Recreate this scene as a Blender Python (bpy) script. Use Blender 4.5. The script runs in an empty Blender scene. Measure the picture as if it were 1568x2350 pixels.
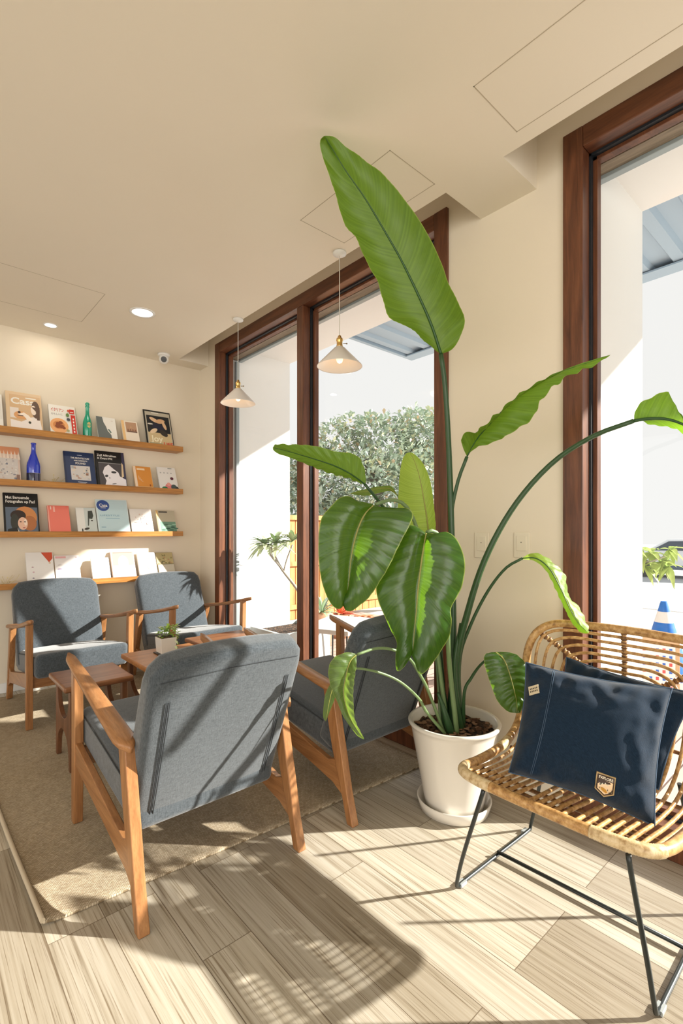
import bpy, math, random
from mathutils import Vector, Matrix, noise
PI = math.pi
R = math.radians
S = bpy.context.scene
C = S.collection
random.seed(7)

# ---------------------------------------------------------------- camera, sky, sun, exposure
YAW, CAMH, FPX, HORIZON = 41.67, 1.15, 1129.0, 1217.0
cam = bpy.data.cameras.new('camera')
cam.sensor_fit = 'HORIZONTAL'
cam.sensor_width = 24.0
cam.lens = FPX * 24.0 / 1568.0
cam.shift_y = (HORIZON - 1175.0) / 1568.0
cam.clip_start = 0.05
cam.clip_end = 300
cam_o = bpy.data.objects.new('camera', cam)
C.objects.link(cam_o)
cam_o.location = (0, 0, CAMH)
cam_o.rotation_euler = (R(90), 0, R(-YAW))
S.camera = cam_o

w = bpy.data.worlds.new('sky')
S.world = w
w.use_nodes = True
bg = w.node_tree.nodes['Background']
bg.inputs[0].default_value = (1.0, 0.99, 0.975, 1)
bg.inputs[1].default_value = 0.94

SUN_EL = 26.3
sun = bpy.data.lights.new('sun', 'SUN')
sun.energy = 12.5
sun.color = (1.0, 0.95, 0.87)
sun.angle = R(0.9)
sun_o = bpy.data.objects.new('sun', sun)
C.objects.link(sun_o)
_d = Vector((-0.753 * math.cos(R(SUN_EL)), 0.657 * math.cos(R(SUN_EL)), -math.sin(R(SUN_EL))))
sun_o.rotation_euler = _d.to_track_quat('-Z', 'Y').to_euler()
sun_o.location = (6, -5, 5)

# area lamps added as fill at the unseen left and rear wall openings
for nm, loc, rot, sx, sy, en in (('left_fill_light', (-3.55, 0.4, 1.40), (0, R(-90), 0), 2.1, 6.8, 45),
                                 ('rear_fill_light', (-1.65, -3.15, 1.40), (R(90), 0, 0), 3.6, 2.1, 85),):
    la = bpy.data.lights.new(nm, 'AREA')
    la.shape = 'RECTANGLE'
    la.size, la.size_y = sx, sy
    la.energy = en
    la.color = (1.0, 0.965, 0.91)
    lo = bpy.data.objects.new(nm, la)
    C.objects.link(lo)
    lo.location = loc
    lo.rotation_euler = rot

S.view_settings.view_transform = 'Standard'
S.view_settings.look = 'None'
S.view_settings.exposure = 0.0
S.view_settings.gamma = 1.0
S.view_settings.use_curve_mapping = False

_s, _c = math.sin(R(YAW)), math.cos(R(YAW))


def at(px, py, d):
    """world point seen at a pixel, d metres in front of the lens"""
    t = (px - 784.0) / FPX
    return Vector(((_s + t * _c) * d, (_c - t * _s) * d, CAMH - (py - HORIZON) / FPX * d))


def on_y(px, py, Y):
    t = (px - 784.0) / FPX
    d = Y / (_c - t * _s)
    return at(px, py, d)


# ---------------------------------------------------------------- materials
MATS = {}


def newmat(name):
    m = bpy.data.materials.new(name)
    m.use_nodes = True
    return m, m.node_tree.nodes, m.node_tree.links, m.node_tree.nodes['Principled BSDF']


def plain(name, col, rough=0.5, metal=0.0, emit=None, es=0.0, spec=0.5, coat=0.0, trans=0.0):
    if name in MATS:
        return MATS[name]
    m, n, l, b = newmat(name)
    b.inputs['Base Color'].default_value = (*col, 1)
    b.inputs['Roughness'].default_value = rough
    b.inputs['Metallic'].default_value = metal
    b.inputs['Specular IOR Level'].default_value = spec
    b.inputs['Coat Weight'].default_value = coat
    b.inputs['Transmission Weight'].default_value = trans
    if emit:
        b.inputs['Emission Color'].default_value = (*emit, 1)
        b.inputs['Emission Strength'].default_value = es
    MATS[name] = m
    return m


def srgb(r, g, b):
    f = lambda v: (v / 255.0 / 12.92) if v <= 10 else ((v / 255.0 + 0.055) / 1.055) ** 2.4
    return (f(r), f(g), f(b))


def ink(r, g, b, rough=0.45):
    return plain('print_%d_%d_%d' % (r, g, b), srgb(r, g, b), rough)


def coords(n, l, scale=(1, 1, 1), kind='Object', rot=(0, 0, 0), loc=(0, 0, 0)):
    tc = n.new('ShaderNodeTexCoord')
    mp = n.new('ShaderNodeMapping')
    mp.inputs['Scale'].default_value = scale
    mp.inputs['Rotation'].default_value = rot
    mp.inputs['Location'].default_value = loc
    l.new(tc.outputs[kind], mp.inputs[0])
    return mp.outputs[0]


def ramp(n, l, src, stops):
    r = n.new('ShaderNodeValToRGB')
    e = r.color_ramp.elements
    while len(e) < len(stops):
        e.new(0.5)
    for k, (p, c) in enumerate(stops):
        e[k].position = p
        e[k].color = (*c, 1) if len(c) == 3 else c
    l.new(src, r.inputs[0])
    return r.outputs[0]


def bump(n, l, src, b, strength=0.2, dist=0.01):
    bp = n.new('ShaderNodeBump')
    bp.inputs['Strength'].default_value = strength
    bp.inputs['Distance'].default_value = dist
    l.new(src, bp.inputs['Height'])
    l.new(bp.outputs[0], b.inputs['Normal'])


def noise_tex(n, l, vec, scale=5, detail=4, rough=0.5, dist=0.0):
    t = n.new('ShaderNodeTexNoise')
    t.inputs['Scale'].default_value = scale
    t.inputs['Detail'].default_value = detail
    t.inputs['Roughness'].default_value = rough
    t.inputs['Distortion'].default_value = dist
    l.new(vec, t.inputs['Vector'])
    return t.outputs['Fac']


def mixc(n, l, fac, a, b, mode='MIX'):
    m = n.new('ShaderNodeMix')
    m.data_type = 'RGBA'
    m.blend_type = mode
    for sock, v in ((m.inputs[0], fac), (m.inputs[6], a), (m.inputs[7], b)):
        if hasattr(v, 'is_output'):
            l.new(v, sock)
        elif isinstance(v, (int, float)):
            sock.default_value = v
        else:
            sock.default_value = (*v, 1)
    return m.outputs[2]


def wood(name, dark, mid, light, axis='X', scale=1.0, rough=0.4, coat=0.0, grain=1.0):
    m, n, l, b = newmat(name)
    sc = {'X': (1.2, 14, 14), 'Y': (14, 1.2, 14), 'Z': (14, 14, 1.2)}[axis]
    v = coords(n, l, tuple(k * scale for k in sc))
    f = noise_tex(n, l, v, 3.0, 6, 0.55, 0.6)
    c1 = ramp(n, l, f, [(0.3, dark), (0.5, mid), (0.72, light)])
    v2 = coords(n, l, tuple(k * scale * 6 for k in sc))
    f2 = noise_tex(n, l, v2, 3.0, 3, 0.5)
    c2 = ramp(n, l, f2, [(0.35, (0.72, 0.72, 0.72)), (0.6, (1, 1, 1))])
    out = mixc(n, l, 0.6 * grain, c1, c2, 'MULTIPLY')
    l.new(out, b.inputs['Base Color'])
    b.inputs['Roughness'].default_value = rough
    b.inputs['Coat Weight'].default_value = coat
    b.inputs['Coat Roughness'].default_value = 0.25
    bump(n, l, f2, b, 0.08, 0.002)
    MATS[name] = m
    return m


def paint(name, col, rough=0.85):
    m, n, l, b = newmat(name)
    v = coords(n, l)
    f = noise_tex(n, l, v, 1.3, 3)
    c = mixc(n, l, f, tuple(k * 0.97 for k in col), tuple(min(1, k * 1.03) for k in col))
    l.new(c, b.inputs['Base Color'])
    b.inputs['Roughness'].default_value = rough
    b.inputs['Specular IOR Level'].default_value = 0.25
    f2 = noise_tex(n, l, v, 220, 2)
    bump(n, l, f2, b, 0.05, 0.001)
    MATS[name] = m
    return m


def fabric(name, a, b_, thread=900.0, rough=0.9, sheen=0.15, slub=1.0):
    m, n, l, b = newmat(name)
    v1 = coords(n, l, (thread * 0.06, thread, thread))
    f1 = noise_tex(n, l, v1, 1.0, 3, 0.6)
    v2 = coords(n, l, (thread, thread * 0.08, thread * 0.08))
    f2 = noise_tex(n, l, v2, 1.0, 3, 0.6)
    mm = n.new('ShaderNodeMath')
    mm.operation = 'ADD'
    l.new(f1, mm.inputs[0])
    l.new(f2, mm.inputs[1])
    h = n.new('ShaderNodeMath')
    h.operation = 'MULTIPLY'
    h.inputs[1].default_value = 0.5
    l.new(mm.outputs[0], h.inputs[0])
    c = ramp(n, l, h.outputs[0], [(0.5 - 0.14 * slub, a), (0.5 + 0.14 * slub, b_)])
    l.new(c, b.inputs['Base Color'])
    b.inputs['Roughness'].default_value = rough
    b.inputs['Sheen Weight'].default_value = sheen
    b.inputs['Specular IOR Level'].default_value = 0.1
    bump(n, l, h.outputs[0], b, 0.5, 0.002)
    MATS[name] = m
    return m


WALL = paint('cream_wall_paint', (0.81, 0.73, 0.60))
CEIL = paint('cream_ceiling_paint', (0.82, 0.755, 0.64))
EXT = paint('white_render', (0.87, 0.87, 0.86))
SEAM = plain('seam_shadow_gap', (0.46, 0.40, 0.30), 0.9)
GASKET = plain('black_gasket', (0.012, 0.016, 0.022), 0.5)
BLACK = plain('black_metal', (0.010, 0.016, 0.016), 0.35, 0.0, spec=0.6)
STEEL = plain('bright_steel', (0.6, 0.62, 0.62), 0.25, 1.0)
BRASS = plain('brass', (0.75, 0.50, 0.18), 0.3, 1.0)
ALU = plain('grey_aluminium', (0.33, 0.38, 0.40), 0.5, 0.2)
FRAMEW = wood('window_frame_wood', (0.075, 0.024, 0.010), (0.135, 0.046, 0.019), (0.20, 0.072, 0.030), 'Z', 0.8, 0.38)
FRAMEH = wood('window_frame_wood_rail', (0.075, 0.024, 0.010), (0.135, 0.046, 0.019), (0.20, 0.072, 0.030), 'Y', 0.8, 0.38)
BLINDW = wood('dark_screen_box_wood', (0.16, 0.125, 0.085), (0.23, 0.18, 0.125), (0.3, 0.24, 0.17), 'Y', 1.0, 0.6)
OAK_Z = wood('honey_wood_upright', (0.26, 0.110, 0.038), (0.35, 0.158, 0.058), (0.44, 0.215, 0.085), 'Z', 1, 0.36)
OAK_Y = wood('honey_wood_rail', (0.26, 0.110, 0.038), (0.35, 0.158, 0.058), (0.44, 0.215, 0.085), 'Y', 1, 0.34)
OAK_X = wood('honey_wood_cross', (0.26, 0.110, 0.038), (0.35, 0.158, 0.058), (0.44, 0.215, 0.085), 'X', 1, 0.36)
TABW = wood('red_brown_table_wood', (0.16, 0.062, 0.026), (0.25, 0.105, 0.045), (0.34, 0.15, 0.065), 'X', 0.8, 0.33)
TABH = wood('honey_table_wood', (0.28, 0.11, 0.03), (0.40, 0.165, 0.05), (0.48, 0.21, 0.07), 'X', 0.8, 0.33)
TABL = wood('dark_table_leg_wood', (0.10, 0.038, 0.016), (0.16, 0.065, 0.027), (0.22, 0.09, 0.04), 'Z', 0.8, 0.4)
SHELFW = wood('amber_shelf_wood', (0.30, 0.120, 0.026), (0.46, 0.20, 0.045), (0.58, 0.28, 0.075), 'X', 0.55, 0.38)
FENCEW = wood('orange_fence_wood', (0.45, 0.20, 0.06), (0.60, 0.30, 0.10), (0.7, 0.38, 0.15), 'Z', 0.5, 0.7)
LINEN = fabric('blue_grey_linen', (0.023, 0.030, 0.036), (0.102, 0.120, 0.137), sheen=0.40)
PIPE = plain('dark_piping', (0.03, 0.036, 0.042), 0.8)
DENIM = fabric('navy_denim', (0.004, 0.012, 0.026), (0.013, 0.032, 0.062), 1300, 0.95, 0.22)
STITCH = plain('navy_stitching', (0.05, 0.09, 0.15), 0.8)
CERAMIC = plain('white_glazed_ceramic', (0.78, 0.74, 0.67), 0.22, coat=0.3)
SOIL = None


def make_soil():
    m, n, l, b = newmat('bark_mulch')
    v = coords(n, l)
    t = n.new('ShaderNodeTexVoronoi')
    t.inputs['Scale'].default_value = 70
    l.new(v, t.inputs['Vector'])
    c = ramp(n, l, t.outputs['Color'], [(0.2, (0.012, 0.007, 0.004)), (0.6, (0.06, 0.03, 0.015)), (0.9, (0.20, 0.11, 0.06))])
    l.new(c, b.inputs['Base Color'])
    b.inputs['Roughness'].default_value = 0.9
    bump(n, l, t.outputs['Distance'], b, 1.0, 0.01)
    return m


SOIL = make_soil()


def make_floor():
    m, n, l, b = newmat('pale_wood_look_planks')
    tc = n.new('ShaderNodeTexCoord')
    sp = n.new('ShaderNodeSeparateXYZ')
    l.new(tc.outputs['Object'], sp.inputs[0])
    cb = n.new('ShaderNodeCombineXYZ')
    ax = n.new('ShaderNodeMath')
    ax.operation = 'ADD'
    ax.inputs[1].default_value = 14.9 - 0.298
    l.new(sp.outputs[0], ax.inputs[0])
    ay = n.new('ShaderNodeMath')
    ay.operation = 'ADD'
    ay.inputs[1].default_value = 20.04
    l.new(sp.outputs[1], ay.inputs[0])
    l.new(ay.outputs[0], cb.inputs[0])
    l.new(ax.outputs[0], cb.inputs[1])
    br = n.new('ShaderNodeTexBrick')
    br.offset = 0.37
    br.offset_frequency = 3
    br.inputs['Scale'].default_value = 1.0
    br.inputs['Brick Width'].default_value = 0.90
    br.inputs['Row Height'].default_value = 0.149
    br.inputs['Mortar Size'].default_value = 0.0012
    br.inputs['Mortar Smooth'].default_value = 0.1
    br.inputs['Bias'].default_value = 0.0
    br.inputs['Color1'].default_value = (0, 0, 0, 1)
    br.inputs['Color2'].default_value = (1, 1, 1, 1)
    br.inputs['Mortar'].default_value = (0.5, 0.5, 0.5, 1)
    l.new(cb.outputs[0], br.inputs['Vector'])
    # grain shifted per plank
    sh = n.new('ShaderNodeVectorMath')
    sh.operation = 'MULTIPLY_ADD'
    l.new(br.outputs['Color'], sh.inputs[0])
    sh.inputs[1].default_value = (7.3, 3.1, 5.7)
    l.new(tc.outputs['Object'], sh.inputs[2])
    mp = n.new('ShaderNodeMapping')
    mp.inputs['Scale'].default_value = (42, 0.8, 1)
    l.new(sh.outputs[0], mp.inputs[0])
    f = noise_tex(n, l, mp.outputs[0], 1.6, 7, 0.62, 0.5)
    base = ramp(n, l, f, [(0.30, (0.26, 0.215, 0.155)), (0.43, (0.43, 0.385, 0.31)), (0.62, (0.52, 0.48, 0.41))])
    mp2 = n.new('ShaderNodeMapping')
    mp2.inputs['Scale'].default_value = (170, 1.8, 1)
    l.new(sh.outputs[0], mp2.inputs[0])
    f2 = noise_tex(n, l, mp2.outputs[0], 1.4, 5, 0.6, 0.3)
    streak = ramp(n, l, f2, [(0.33, (0.42, 0.34, 0.25)), (0.45, (1, 1, 1))])
    c = mixc(n, l, 0.85, base, streak, 'MULTIPLY')
    tone = ramp(n, l, br.outputs['Color'], [(0.0, (0.70, 0.66, 0.60)), (0.5, (0.95, 0.94, 0.92)), (1.0, (1.12, 1.11, 1.08))])
    c = mixc(n, l, 1.0, c, tone, 'MULTIPLY')
    c = mixc(n, l, br.outputs['Fac'], c, (0.16, 0.12, 0.08))
    l.new(c, b.inputs['Base Color'])
    b.inputs['Roughness'].default_value = 0.42
    b.inputs['Specular IOR Level'].default_value = 0.4
    inv = n.new('ShaderNodeMath')
    inv.operation = 'MULTIPLY_ADD'
    l.new(br.outputs['Fac'], inv.inputs[0])
    inv.inputs[1].default_value = -1.5
    l.new(f2, inv.inputs[2])
    bump(n, l, inv.outputs[0], b, 0.12, 0.002)
    return m


FLOORM = make_floor()


def make_rug():
    m, n, l, b = newmat('woven_beige_rug')
    v = coords(n, l, (1, 1, 1))
    br = n.new('ShaderNodeTexBrick')
    br.offset = 0.5
    br.inputs['Scale'].default_value = 1.0
    br.inputs['Brick Width'].default_value = 0.0075
    br.inputs['Row Height'].default_value = 0.0048
    br.inputs['Mortar Size'].default_value = 0.0009
    br.inputs['Mortar Smooth'].default_value = 0.6
    br.inputs['Color1'].default_value = (0.44, 0.36, 0.25, 1)
    br.inputs['Color2'].default_value = (0.62, 0.53, 0.40, 1)
    br.inputs['Mortar'].default_value = (0.24, 0.18, 0.11, 1)
    l.new(v, br.inputs['Vector'])
    f = noise_tex(n, l, v, 30, 3)
    c = mixc(n, l, 0.35, br.outputs['Color'], ramp(n, l, f, [(0.3, (0.6, 0.6, 0.6)), (0.7, (1.1, 1.1, 1.1))]), 'MULTIPLY')
    l.new(c, b.inputs['Base Color'])
    b.inputs['Roughness'].default_value = 0.95
    b.inputs['Specular IOR Level'].default_value = 0.1
    inv = n.new('ShaderNodeMath')
    inv.operation = 'SUBTRACT'
    inv.inputs[0].default_value = 1.0
    l.new(br.outputs['Fac'], inv.inputs[1])
    bump(n, l, inv.outputs[0], b, 0.7, 0.003)
    return m


RUGM = make_rug()


def make_leaf(name, dark, light, transl, gloss=0.32, tmix=0.35, ribs=38):
    m, n, l, b = newmat(name)
    tc = n.new('ShaderNodeTexCoord')
    sp = n.new('ShaderNodeSeparateXYZ')
    l.new(tc.outputs['UV'], sp.inputs[0])
    # u runs 0..1 across (0.5 = midrib), v along: veins leave the midrib at a slant
    au = n.new('ShaderNodeMath'); au.operation = 'SUBTRACT'; au.inputs[1].default_value = 0.5
    l.new(sp.outputs[0], au.inputs[0])
    ab = n.new('ShaderNodeMath'); ab.operation = 'ABSOLUTE'
    l.new(au.outputs[0], ab.inputs[0])
    k = n.new('ShaderNodeMath'); k.operation = 'MULTIPLY_ADD'
    l.new(ab.outputs[0], k.inputs[0]); k.inputs[1].default_value = -0.28
    l.new(sp.outputs[1], k.inputs[2])
    cb = n.new('ShaderNodeCombineXYZ')
    l.new(k.outputs[0], cb.inputs[0])
    f = n.new('ShaderNodeMapping'); f.inputs['Scale'].default_value = (ribs, 1, 1)
    l.new(cb.outputs[0], f.inputs[0])
    nz = noise_tex(n, l, f.outputs[0], 1.6, 5, 0.65)
    big = noise_tex(n, l, coords(n, l, (4, 4, 4)), 1.2, 2)
    c = ramp(n, l, nz, [(0.34, dark), (0.66, light)])
    c = mixc(n, l, 0.5, c, ramp(n, l, big, [(0.3, (0.75, 0.8, 0.7)), (0.7, (1.15, 1.1, 1.0))]), 'MULTIPLY')
    # pale leaf margin
    ed = ramp(n, l, ab.outputs[0], [(0.487, (0, 0, 0)), (0.5, (1, 1, 1))])
    c = mixc(n, l, ed, c, (0.42, 0.50, 0.12))
    l.new(c, b.inputs['Base Color'])
    b.inputs['Roughness'].default_value = gloss
    b.inputs['Specular IOR Level'].default_value = 0.55
    b.inputs['Coat Weight'].default_value = 0.35 if gloss < 0.3 else 0.0
    b.inputs['Coat Roughness'].default_value = 0.16
    bump(n, l, nz, b, 0.25, 0.004)
    tr = n.new('ShaderNodeBsdfTranslucent')
    tcx = mixc(n, l, 1.0, transl, ramp(n, l, nz, [(0.3, (0.6, 0.7, 0.5)), (0.7, (1.1, 1.1, 1.1))]), 'MULTIPLY')
    l.new(tcx, tr.inputs[0])
    mx = n.new('ShaderNodeMixShader')
    mx.inputs[0].default_value = tmix
    l.new(b.outputs[0], mx.inputs[1])
    l.new(tr.outputs[0], mx.inputs[2])
    out = [x for x in n if x.type == 'OUTPUT_MATERIAL'][0]
    l.new(mx.outputs[0], out.inputs[0])
    MATS[name] = m
    return m


LEAF = make_leaf('leaf_green', (0.062, 0.150, 0.016), (0.105, 0.215, 0.026), (0.34, 0.58, 0.04), 0.40, 0.42)
LEAFD = make_leaf('leaf_deep_green', (0.014, 0.058, 0.012), (0.038, 0.115, 0.014), (0.26, 0.50, 0.02), 0.24, 0.36)
LEAFY = make_leaf('leaf_young_yellow_green', (0.22, 0.36, 0.05), (0.34, 0.50, 0.09), (0.55, 0.78, 0.12), 0.42, 0.55)
LEAFO = make_leaf('leaf_olive_green', (0.05, 0.11, 0.025), (0.12, 0.20, 0.04), (0.35, 0.5, 0.08), 0.4, 0.4)
RIB = plain('leaf_midrib_tan', (0.30, 0.29, 0.07), 0.4)
RIBG = plain('leaf_midrib_dark_green', (0.025, 0.085, 0.02), 0.4)
STALK = plain('stalk_green', (0.028, 0.075, 0.025), 0.38)
STALKP = plain('stalk_pale_green', (0.16, 0.24, 0.10), 0.4)


def make_glass(name='window_glass', tint=(0.985, 0.99, 0.985)):
    m, n, l, b = newmat(name)
    n.remove(b)
    t = n.new('ShaderNodeBsdfTransparent')
    t.inputs[0].default_value = (*tint, 1)
    g = n.new('ShaderNodeBsdfGlossy')
    g.inputs['Roughness'].default_value = 0.0
    mx = n.new('ShaderNodeMixShader')
    mx.inputs[0].default_value = 0.015
    l.new(t.outputs[0], mx.inputs[1])
    l.new(g.outputs[0], mx.inputs[2])
    out = [x for x in n if x.type == 'OUTPUT_MATERIAL'][0]
    l.new(mx.outputs[0], out.inputs[0])
    return m


GLASS = make_glass()


# ---------------------------------------------------------------- mesh building
class MB:
    def __init__(s):
        s.v, s.f, s.mi, s.uv, s.sm = [], [], [], {}, []

    def add(s, verts, faces, mi=0, smooth=False):
        o = len(s.v)
        s.v += [tuple(v) for v in verts]
        for f in faces:
            s.f.append([i + o for i in f])
            s.mi.append(mi)
            s.sm.append(smooth)
        return o

    def hexa(s, p, mi=0):
        """8 points: bottom ring 0-3, top ring 4-7"""
        s.add(p, [(3, 2, 1, 0), (4, 5, 6, 7), (0, 1, 5, 4), (1, 2, 6, 5), (2, 3, 7, 6), (3, 0, 4, 7)], mi)

    def box(s, a, b, mi=0):
        x0, y0, z0 = a
        x1, y1, z1 = b
        s.hexa([(x0, y0, z0), (x1, y0, z0), (x1, y1, z0), (x0, y1, z0), (x0, y0, z1), (x1, y0, z1), (x1, y1, z1), (x0, y1, z1)], mi)

    def beam(s, a, b, wa, da, wb, db, side=(1, 0, 0), mi=0):
        """tapered bar from a to b; w along 'side', d across"""
        a, b = Vector(a), Vector(b)
        t = (b - a).normalized()
        u = Vector(side)
        u = (u - t * u.dot(t)).normalized()
        v = t.cross(u)
        p = []
        for c, ww, dd in ((a, wa, da), (b, wb, db)):
            for sx, sy in ((-1, -1), (1, -1), (1, 1), (-1, 1)):
                p.append(c + u * sx * ww / 2 + v * sy * dd / 2)
        s.hexa(p, mi)

    def tube(s, pts, r, n=8, mi=0, closed=False, cap=True, flat=1.0):
        pts = [Vector(p) for p in pts]
        N = len(pts)
        if not hasattr(r, '__len__'):
            r = [r] * N
        up = Vector((0, 0, 1))
        t0 = (pts[1] - pts[0]).normalized()
        if abs(t0.dot(up)) > 0.9:
            up = Vector((1, 0, 0))
        u = (up - t0 * up.dot(t0)).normalized()
        vs = []
        for i in range(N):
            if closed:
                t = (pts[(i + 1) % N] - pts[i - 1]).normalized()
            else:
                t = (pts[min(i + 1, N - 1)] - pts[max(i - 1, 0)]).normalized()
            u = (u - t * u.dot(t)).normalized()
            v = t.cross(u)
            for k in range(n):
                a = 2 * PI * k / n
                vs.append(pts[i] + u * math.cos(a) * r[i] * flat + v * math.sin(a) * r[i])
        fs = []
        for i in range(N if closed else N - 1):
            j = (i + 1) % N
            for k in range(n):
                fs.append((i * n + k, i * n + (k + 1) % n, j * n + (k + 1) % n, j * n + k))
        s.add(vs, fs, mi, True)
        if cap and not closed:
            o = len(s.v) - len(vs)
            s.f.append([o + k for k in range(n)][::-1]); s.mi.append(mi); s.sm.append(False)
            s.f.append([o + (N - 1) * n + k for k in range(n)]); s.mi.append(mi); s.sm.append(False)

    def lathe(s, prof, n=40, c=(0, 0, 0), mi=0, smooth=True):
        vs = []
        for (r, z) in prof:
            for k in range(n):
                a = 2 * PI * k / n
                vs.append((c[0] + r * math.cos(a), c[1] + r * math.sin(a), c[2] + z))
        fs = []
        for i in range(len(prof) - 1):
            for k in range(n):
                fs.append((i * n + k, i * n + (k + 1) % n, (i + 1) * n + (k + 1) % n, (i + 1) * n + k))
        s.add(vs, fs, mi, smooth)

    def prism(s, poly, axis, a, b, mi=0):
        """polygon (2D) extruded along an axis from a to b"""
        def P(q, t):
            if axis == 'X':
                return (t, q[0], q[1])
            if axis == 'Y':
                return (q[0], t, q[1])
            return (q[0], q[1], t)
        n = len(poly)
        vs = [P(q, a) for q in poly] + [P(q, b) for q in poly]
        fs = [tuple(range(n))[::-1], tuple(range(n, 2 * n))]
        fs += [(i, (i + 1) % n, n + (i + 1) % n, n + i) for i in range(n)]
        s.add(vs, fs, mi)

    def build(s, name, mats, parent=None, origin=None, bevel=0, segs=3, subsurf=0, smooth=None, angle=40):
        me = bpy.data.meshes.new(name)
        o0 = Vector(origin) if origin is not None else Vector((0, 0, 0))
        me.from_pydata([tuple(Vector(v) - o0) for v in s.v], [], s.f)
        if not isinstance(mats, (list, tuple)):
            mats = [mats]
        for m in mats:
            me.materials.append(m)
        for p, mi, sm in zip(me.polygons, s.mi, s.sm):
            p.material_index = mi
            p.use_smooth = sm if smooth is None else smooth
        if s.uv:
            ul = me.uv_layers.new(name='UVMap')
            for lp in me.loops:
                ul.data[lp.index].uv = s.uv.get(lp.vertex_index, (0, 0))
        me.update()
        ob = bpy.data.objects.new(name, me)
        C.objects.link(ob)
        if parent is not None:
            ob.parent = parent
        elif origin is not None:
            ob.location = origin
        if bevel:
            md = ob.modifiers.new('bevel', 'BEVEL')
            md.width = bevel
            md.segments = segs
            md.limit_method = 'ANGLE'
            md.angle_limit = R(angle)
            md.harden_normals = False
            for p in me.polygons:
                p.use_smooth = True
            ws = ob.modifiers.new('normals', 'WEIGHTED_NORMAL')
            ws.keep_sharp = True
        if subsurf:
            md = ob.modifiers.new('sub', 'SUBSURF')
            md.levels = subsurf
            md.render_levels = subsurf
        return ob


def tag(o, label=None, cat=None, group=None, kind=None):
    if label:
        o['label'] = label
    if cat:
        o['category'] = cat
    if group:
        o['group'] = group
    if kind:
        o['kind'] = kind
    return o


def thing(name, label, cat, loc=(0, 0, 0), rz=0.0, group=None):
    o = bpy.data.objects.new(name, None)
    o.empty_display_size = 0.1
    C.objects.link(o)
    o.location = loc
    o.rotation_euler = (0, 0, rz)
    return tag(o, label, cat, group)


def struct(o, label, cat='building part'):
    return tag(o, label, cat, None, 'structure')


def copy_tree(o, parent=None):
    c = o.copy()
    C.objects.link(c)
    c.parent = parent
    for ch in o.children:
        copy_tree(ch, c)
    return c


def catmull(P, n):
    """n+1 points along a Catmull-Rom spline, even in parameter by chord length"""
    P = [Vector(p) for p in P]
    if len(P) == 2:
        return [P[0].lerp(P[1], i / n) for i in range(n + 1)]
    Q = [P[0] * 2 - P[1]] + P + [P[-1] * 2 - P[-2]]
    dense = []
    for i in range(1, len(Q) - 2):
        for k in range(24):
            t = k / 24
            a, b, c, d = Q[i - 1], Q[i], Q[i + 1], Q[i + 2]
            dense.append(0.5 * ((2 * b) + (c - a) * t + (2 * a - 5 * b + 4 * c - d) * t * t + (3 * b - a - 3 * c + d) * t ** 3))
    dense.append(P[-1])
    L = [0]
    for i in range(1, len(dense)):
        L.append(L[-1] + (dense[i] - dense[i - 1]).length)
    out, j = [], 0
    for i in range(n + 1):
        s_ = L[-1] * i / n
        while j < len(L) - 2 and L[j + 1] < s_:
            j += 1
        k = (s_ - L[j]) / max(1e-9, L[j + 1] - L[j])
        out.append(dense[j].lerp(dense[j + 1], min(1, k)))
    return out


_txt = {}


def text_geo(body, bold=False):
    """flat glyph geometry of a string, one unit high letters, starting at x=0"""
    key = (body, bold)
    if key in _txt:
        return _txt[key]
    cu = bpy.data.curves.new('lettering', 'FONT')
    cu.body = body
    cu.size = 1.0
    cu.resolution_u = 3
    if bold:
        cu.offset = 0.022
    ob = bpy.data.objects.new('lettering', cu)
    C.objects.link(ob)
    dg = bpy.context.evaluated_depsgraph_get()
    dg.update()
    me = bpy.data.meshes.new_from_object(ob.evaluated_get(dg))
    vs = [v.co.copy() for v in me.vertices]
    fs = [tuple(p.vertices) for p in me.polygons]
    bpy.data.objects.remove(ob)
    bpy.data.curves.remove(cu)
    bpy.data.meshes.remove(me)
    wd = max([v.x for v in vs], default=1)
    _txt[key] = (vs, fs, wd)
    return _txt[key]


# ---------------------------------------------------------------- room shell
WX, BY = 2.01, 4.19          # window wall, back wall
CZ = 2.60                    # ceiling
LX, RY = -3.6, -3.2          # left wall, rear wall
TOP = 2.742

b = MB(); b.box((LX - 0.2, RY - 0.2, -0.12), (2.13, BY + 0.15, 0))
struct(b.build('floor', FLOORM), 'pale wood look plank floor of the cafe')

b = MB()
b.box((LX - 0.2, RY - 0.2, CZ), (1.74, BY + 0.2, CZ + 0.4))
b.box((1.74, 4.03, CZ), (2.13, BY + 0.2, CZ + 0.4))
b.box((1.74, 1.01, CZ), (2.13, 1.28, CZ + 0.4))
b.box((1.74, RY - 0.2, CZ + 0.3), (2.13, 1.01, CZ + 0.4))
b.box((1.74, 1.28, CZ + 0.3), (2.13, 4.03, CZ + 0.4))
struct(b.build('ceiling', CEIL), 'cream plaster ceiling with recesses along the windows')

b = MB(); b.box((LX - 0.2, BY, -0.1), (2.77, BY + 0.2, 3.0))
struct(b.build('wall_back', WALL), 'cream back wall behind the book ledges')

W1 = (1.462, 3.874)
W2 = (-1.9, 0.892)
b = MB()
b.box((WX, W1[1], 0), (2.13, BY, 3.0))
b.box((WX, W2[1], 0), (2.13, W1[0], 3.0))
b.box((WX, RY, 0), (2.13, W2[0], 3.0))
b.box((WX, W1[0], TOP), (2.13, W1[1], 3.0))
b.box((WX, W2[0], TOP), (2.13, W2[1], 3.0))
struct(b.build('wall_right', WALL), 'cream window wall with a pier between two tall windows')

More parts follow.
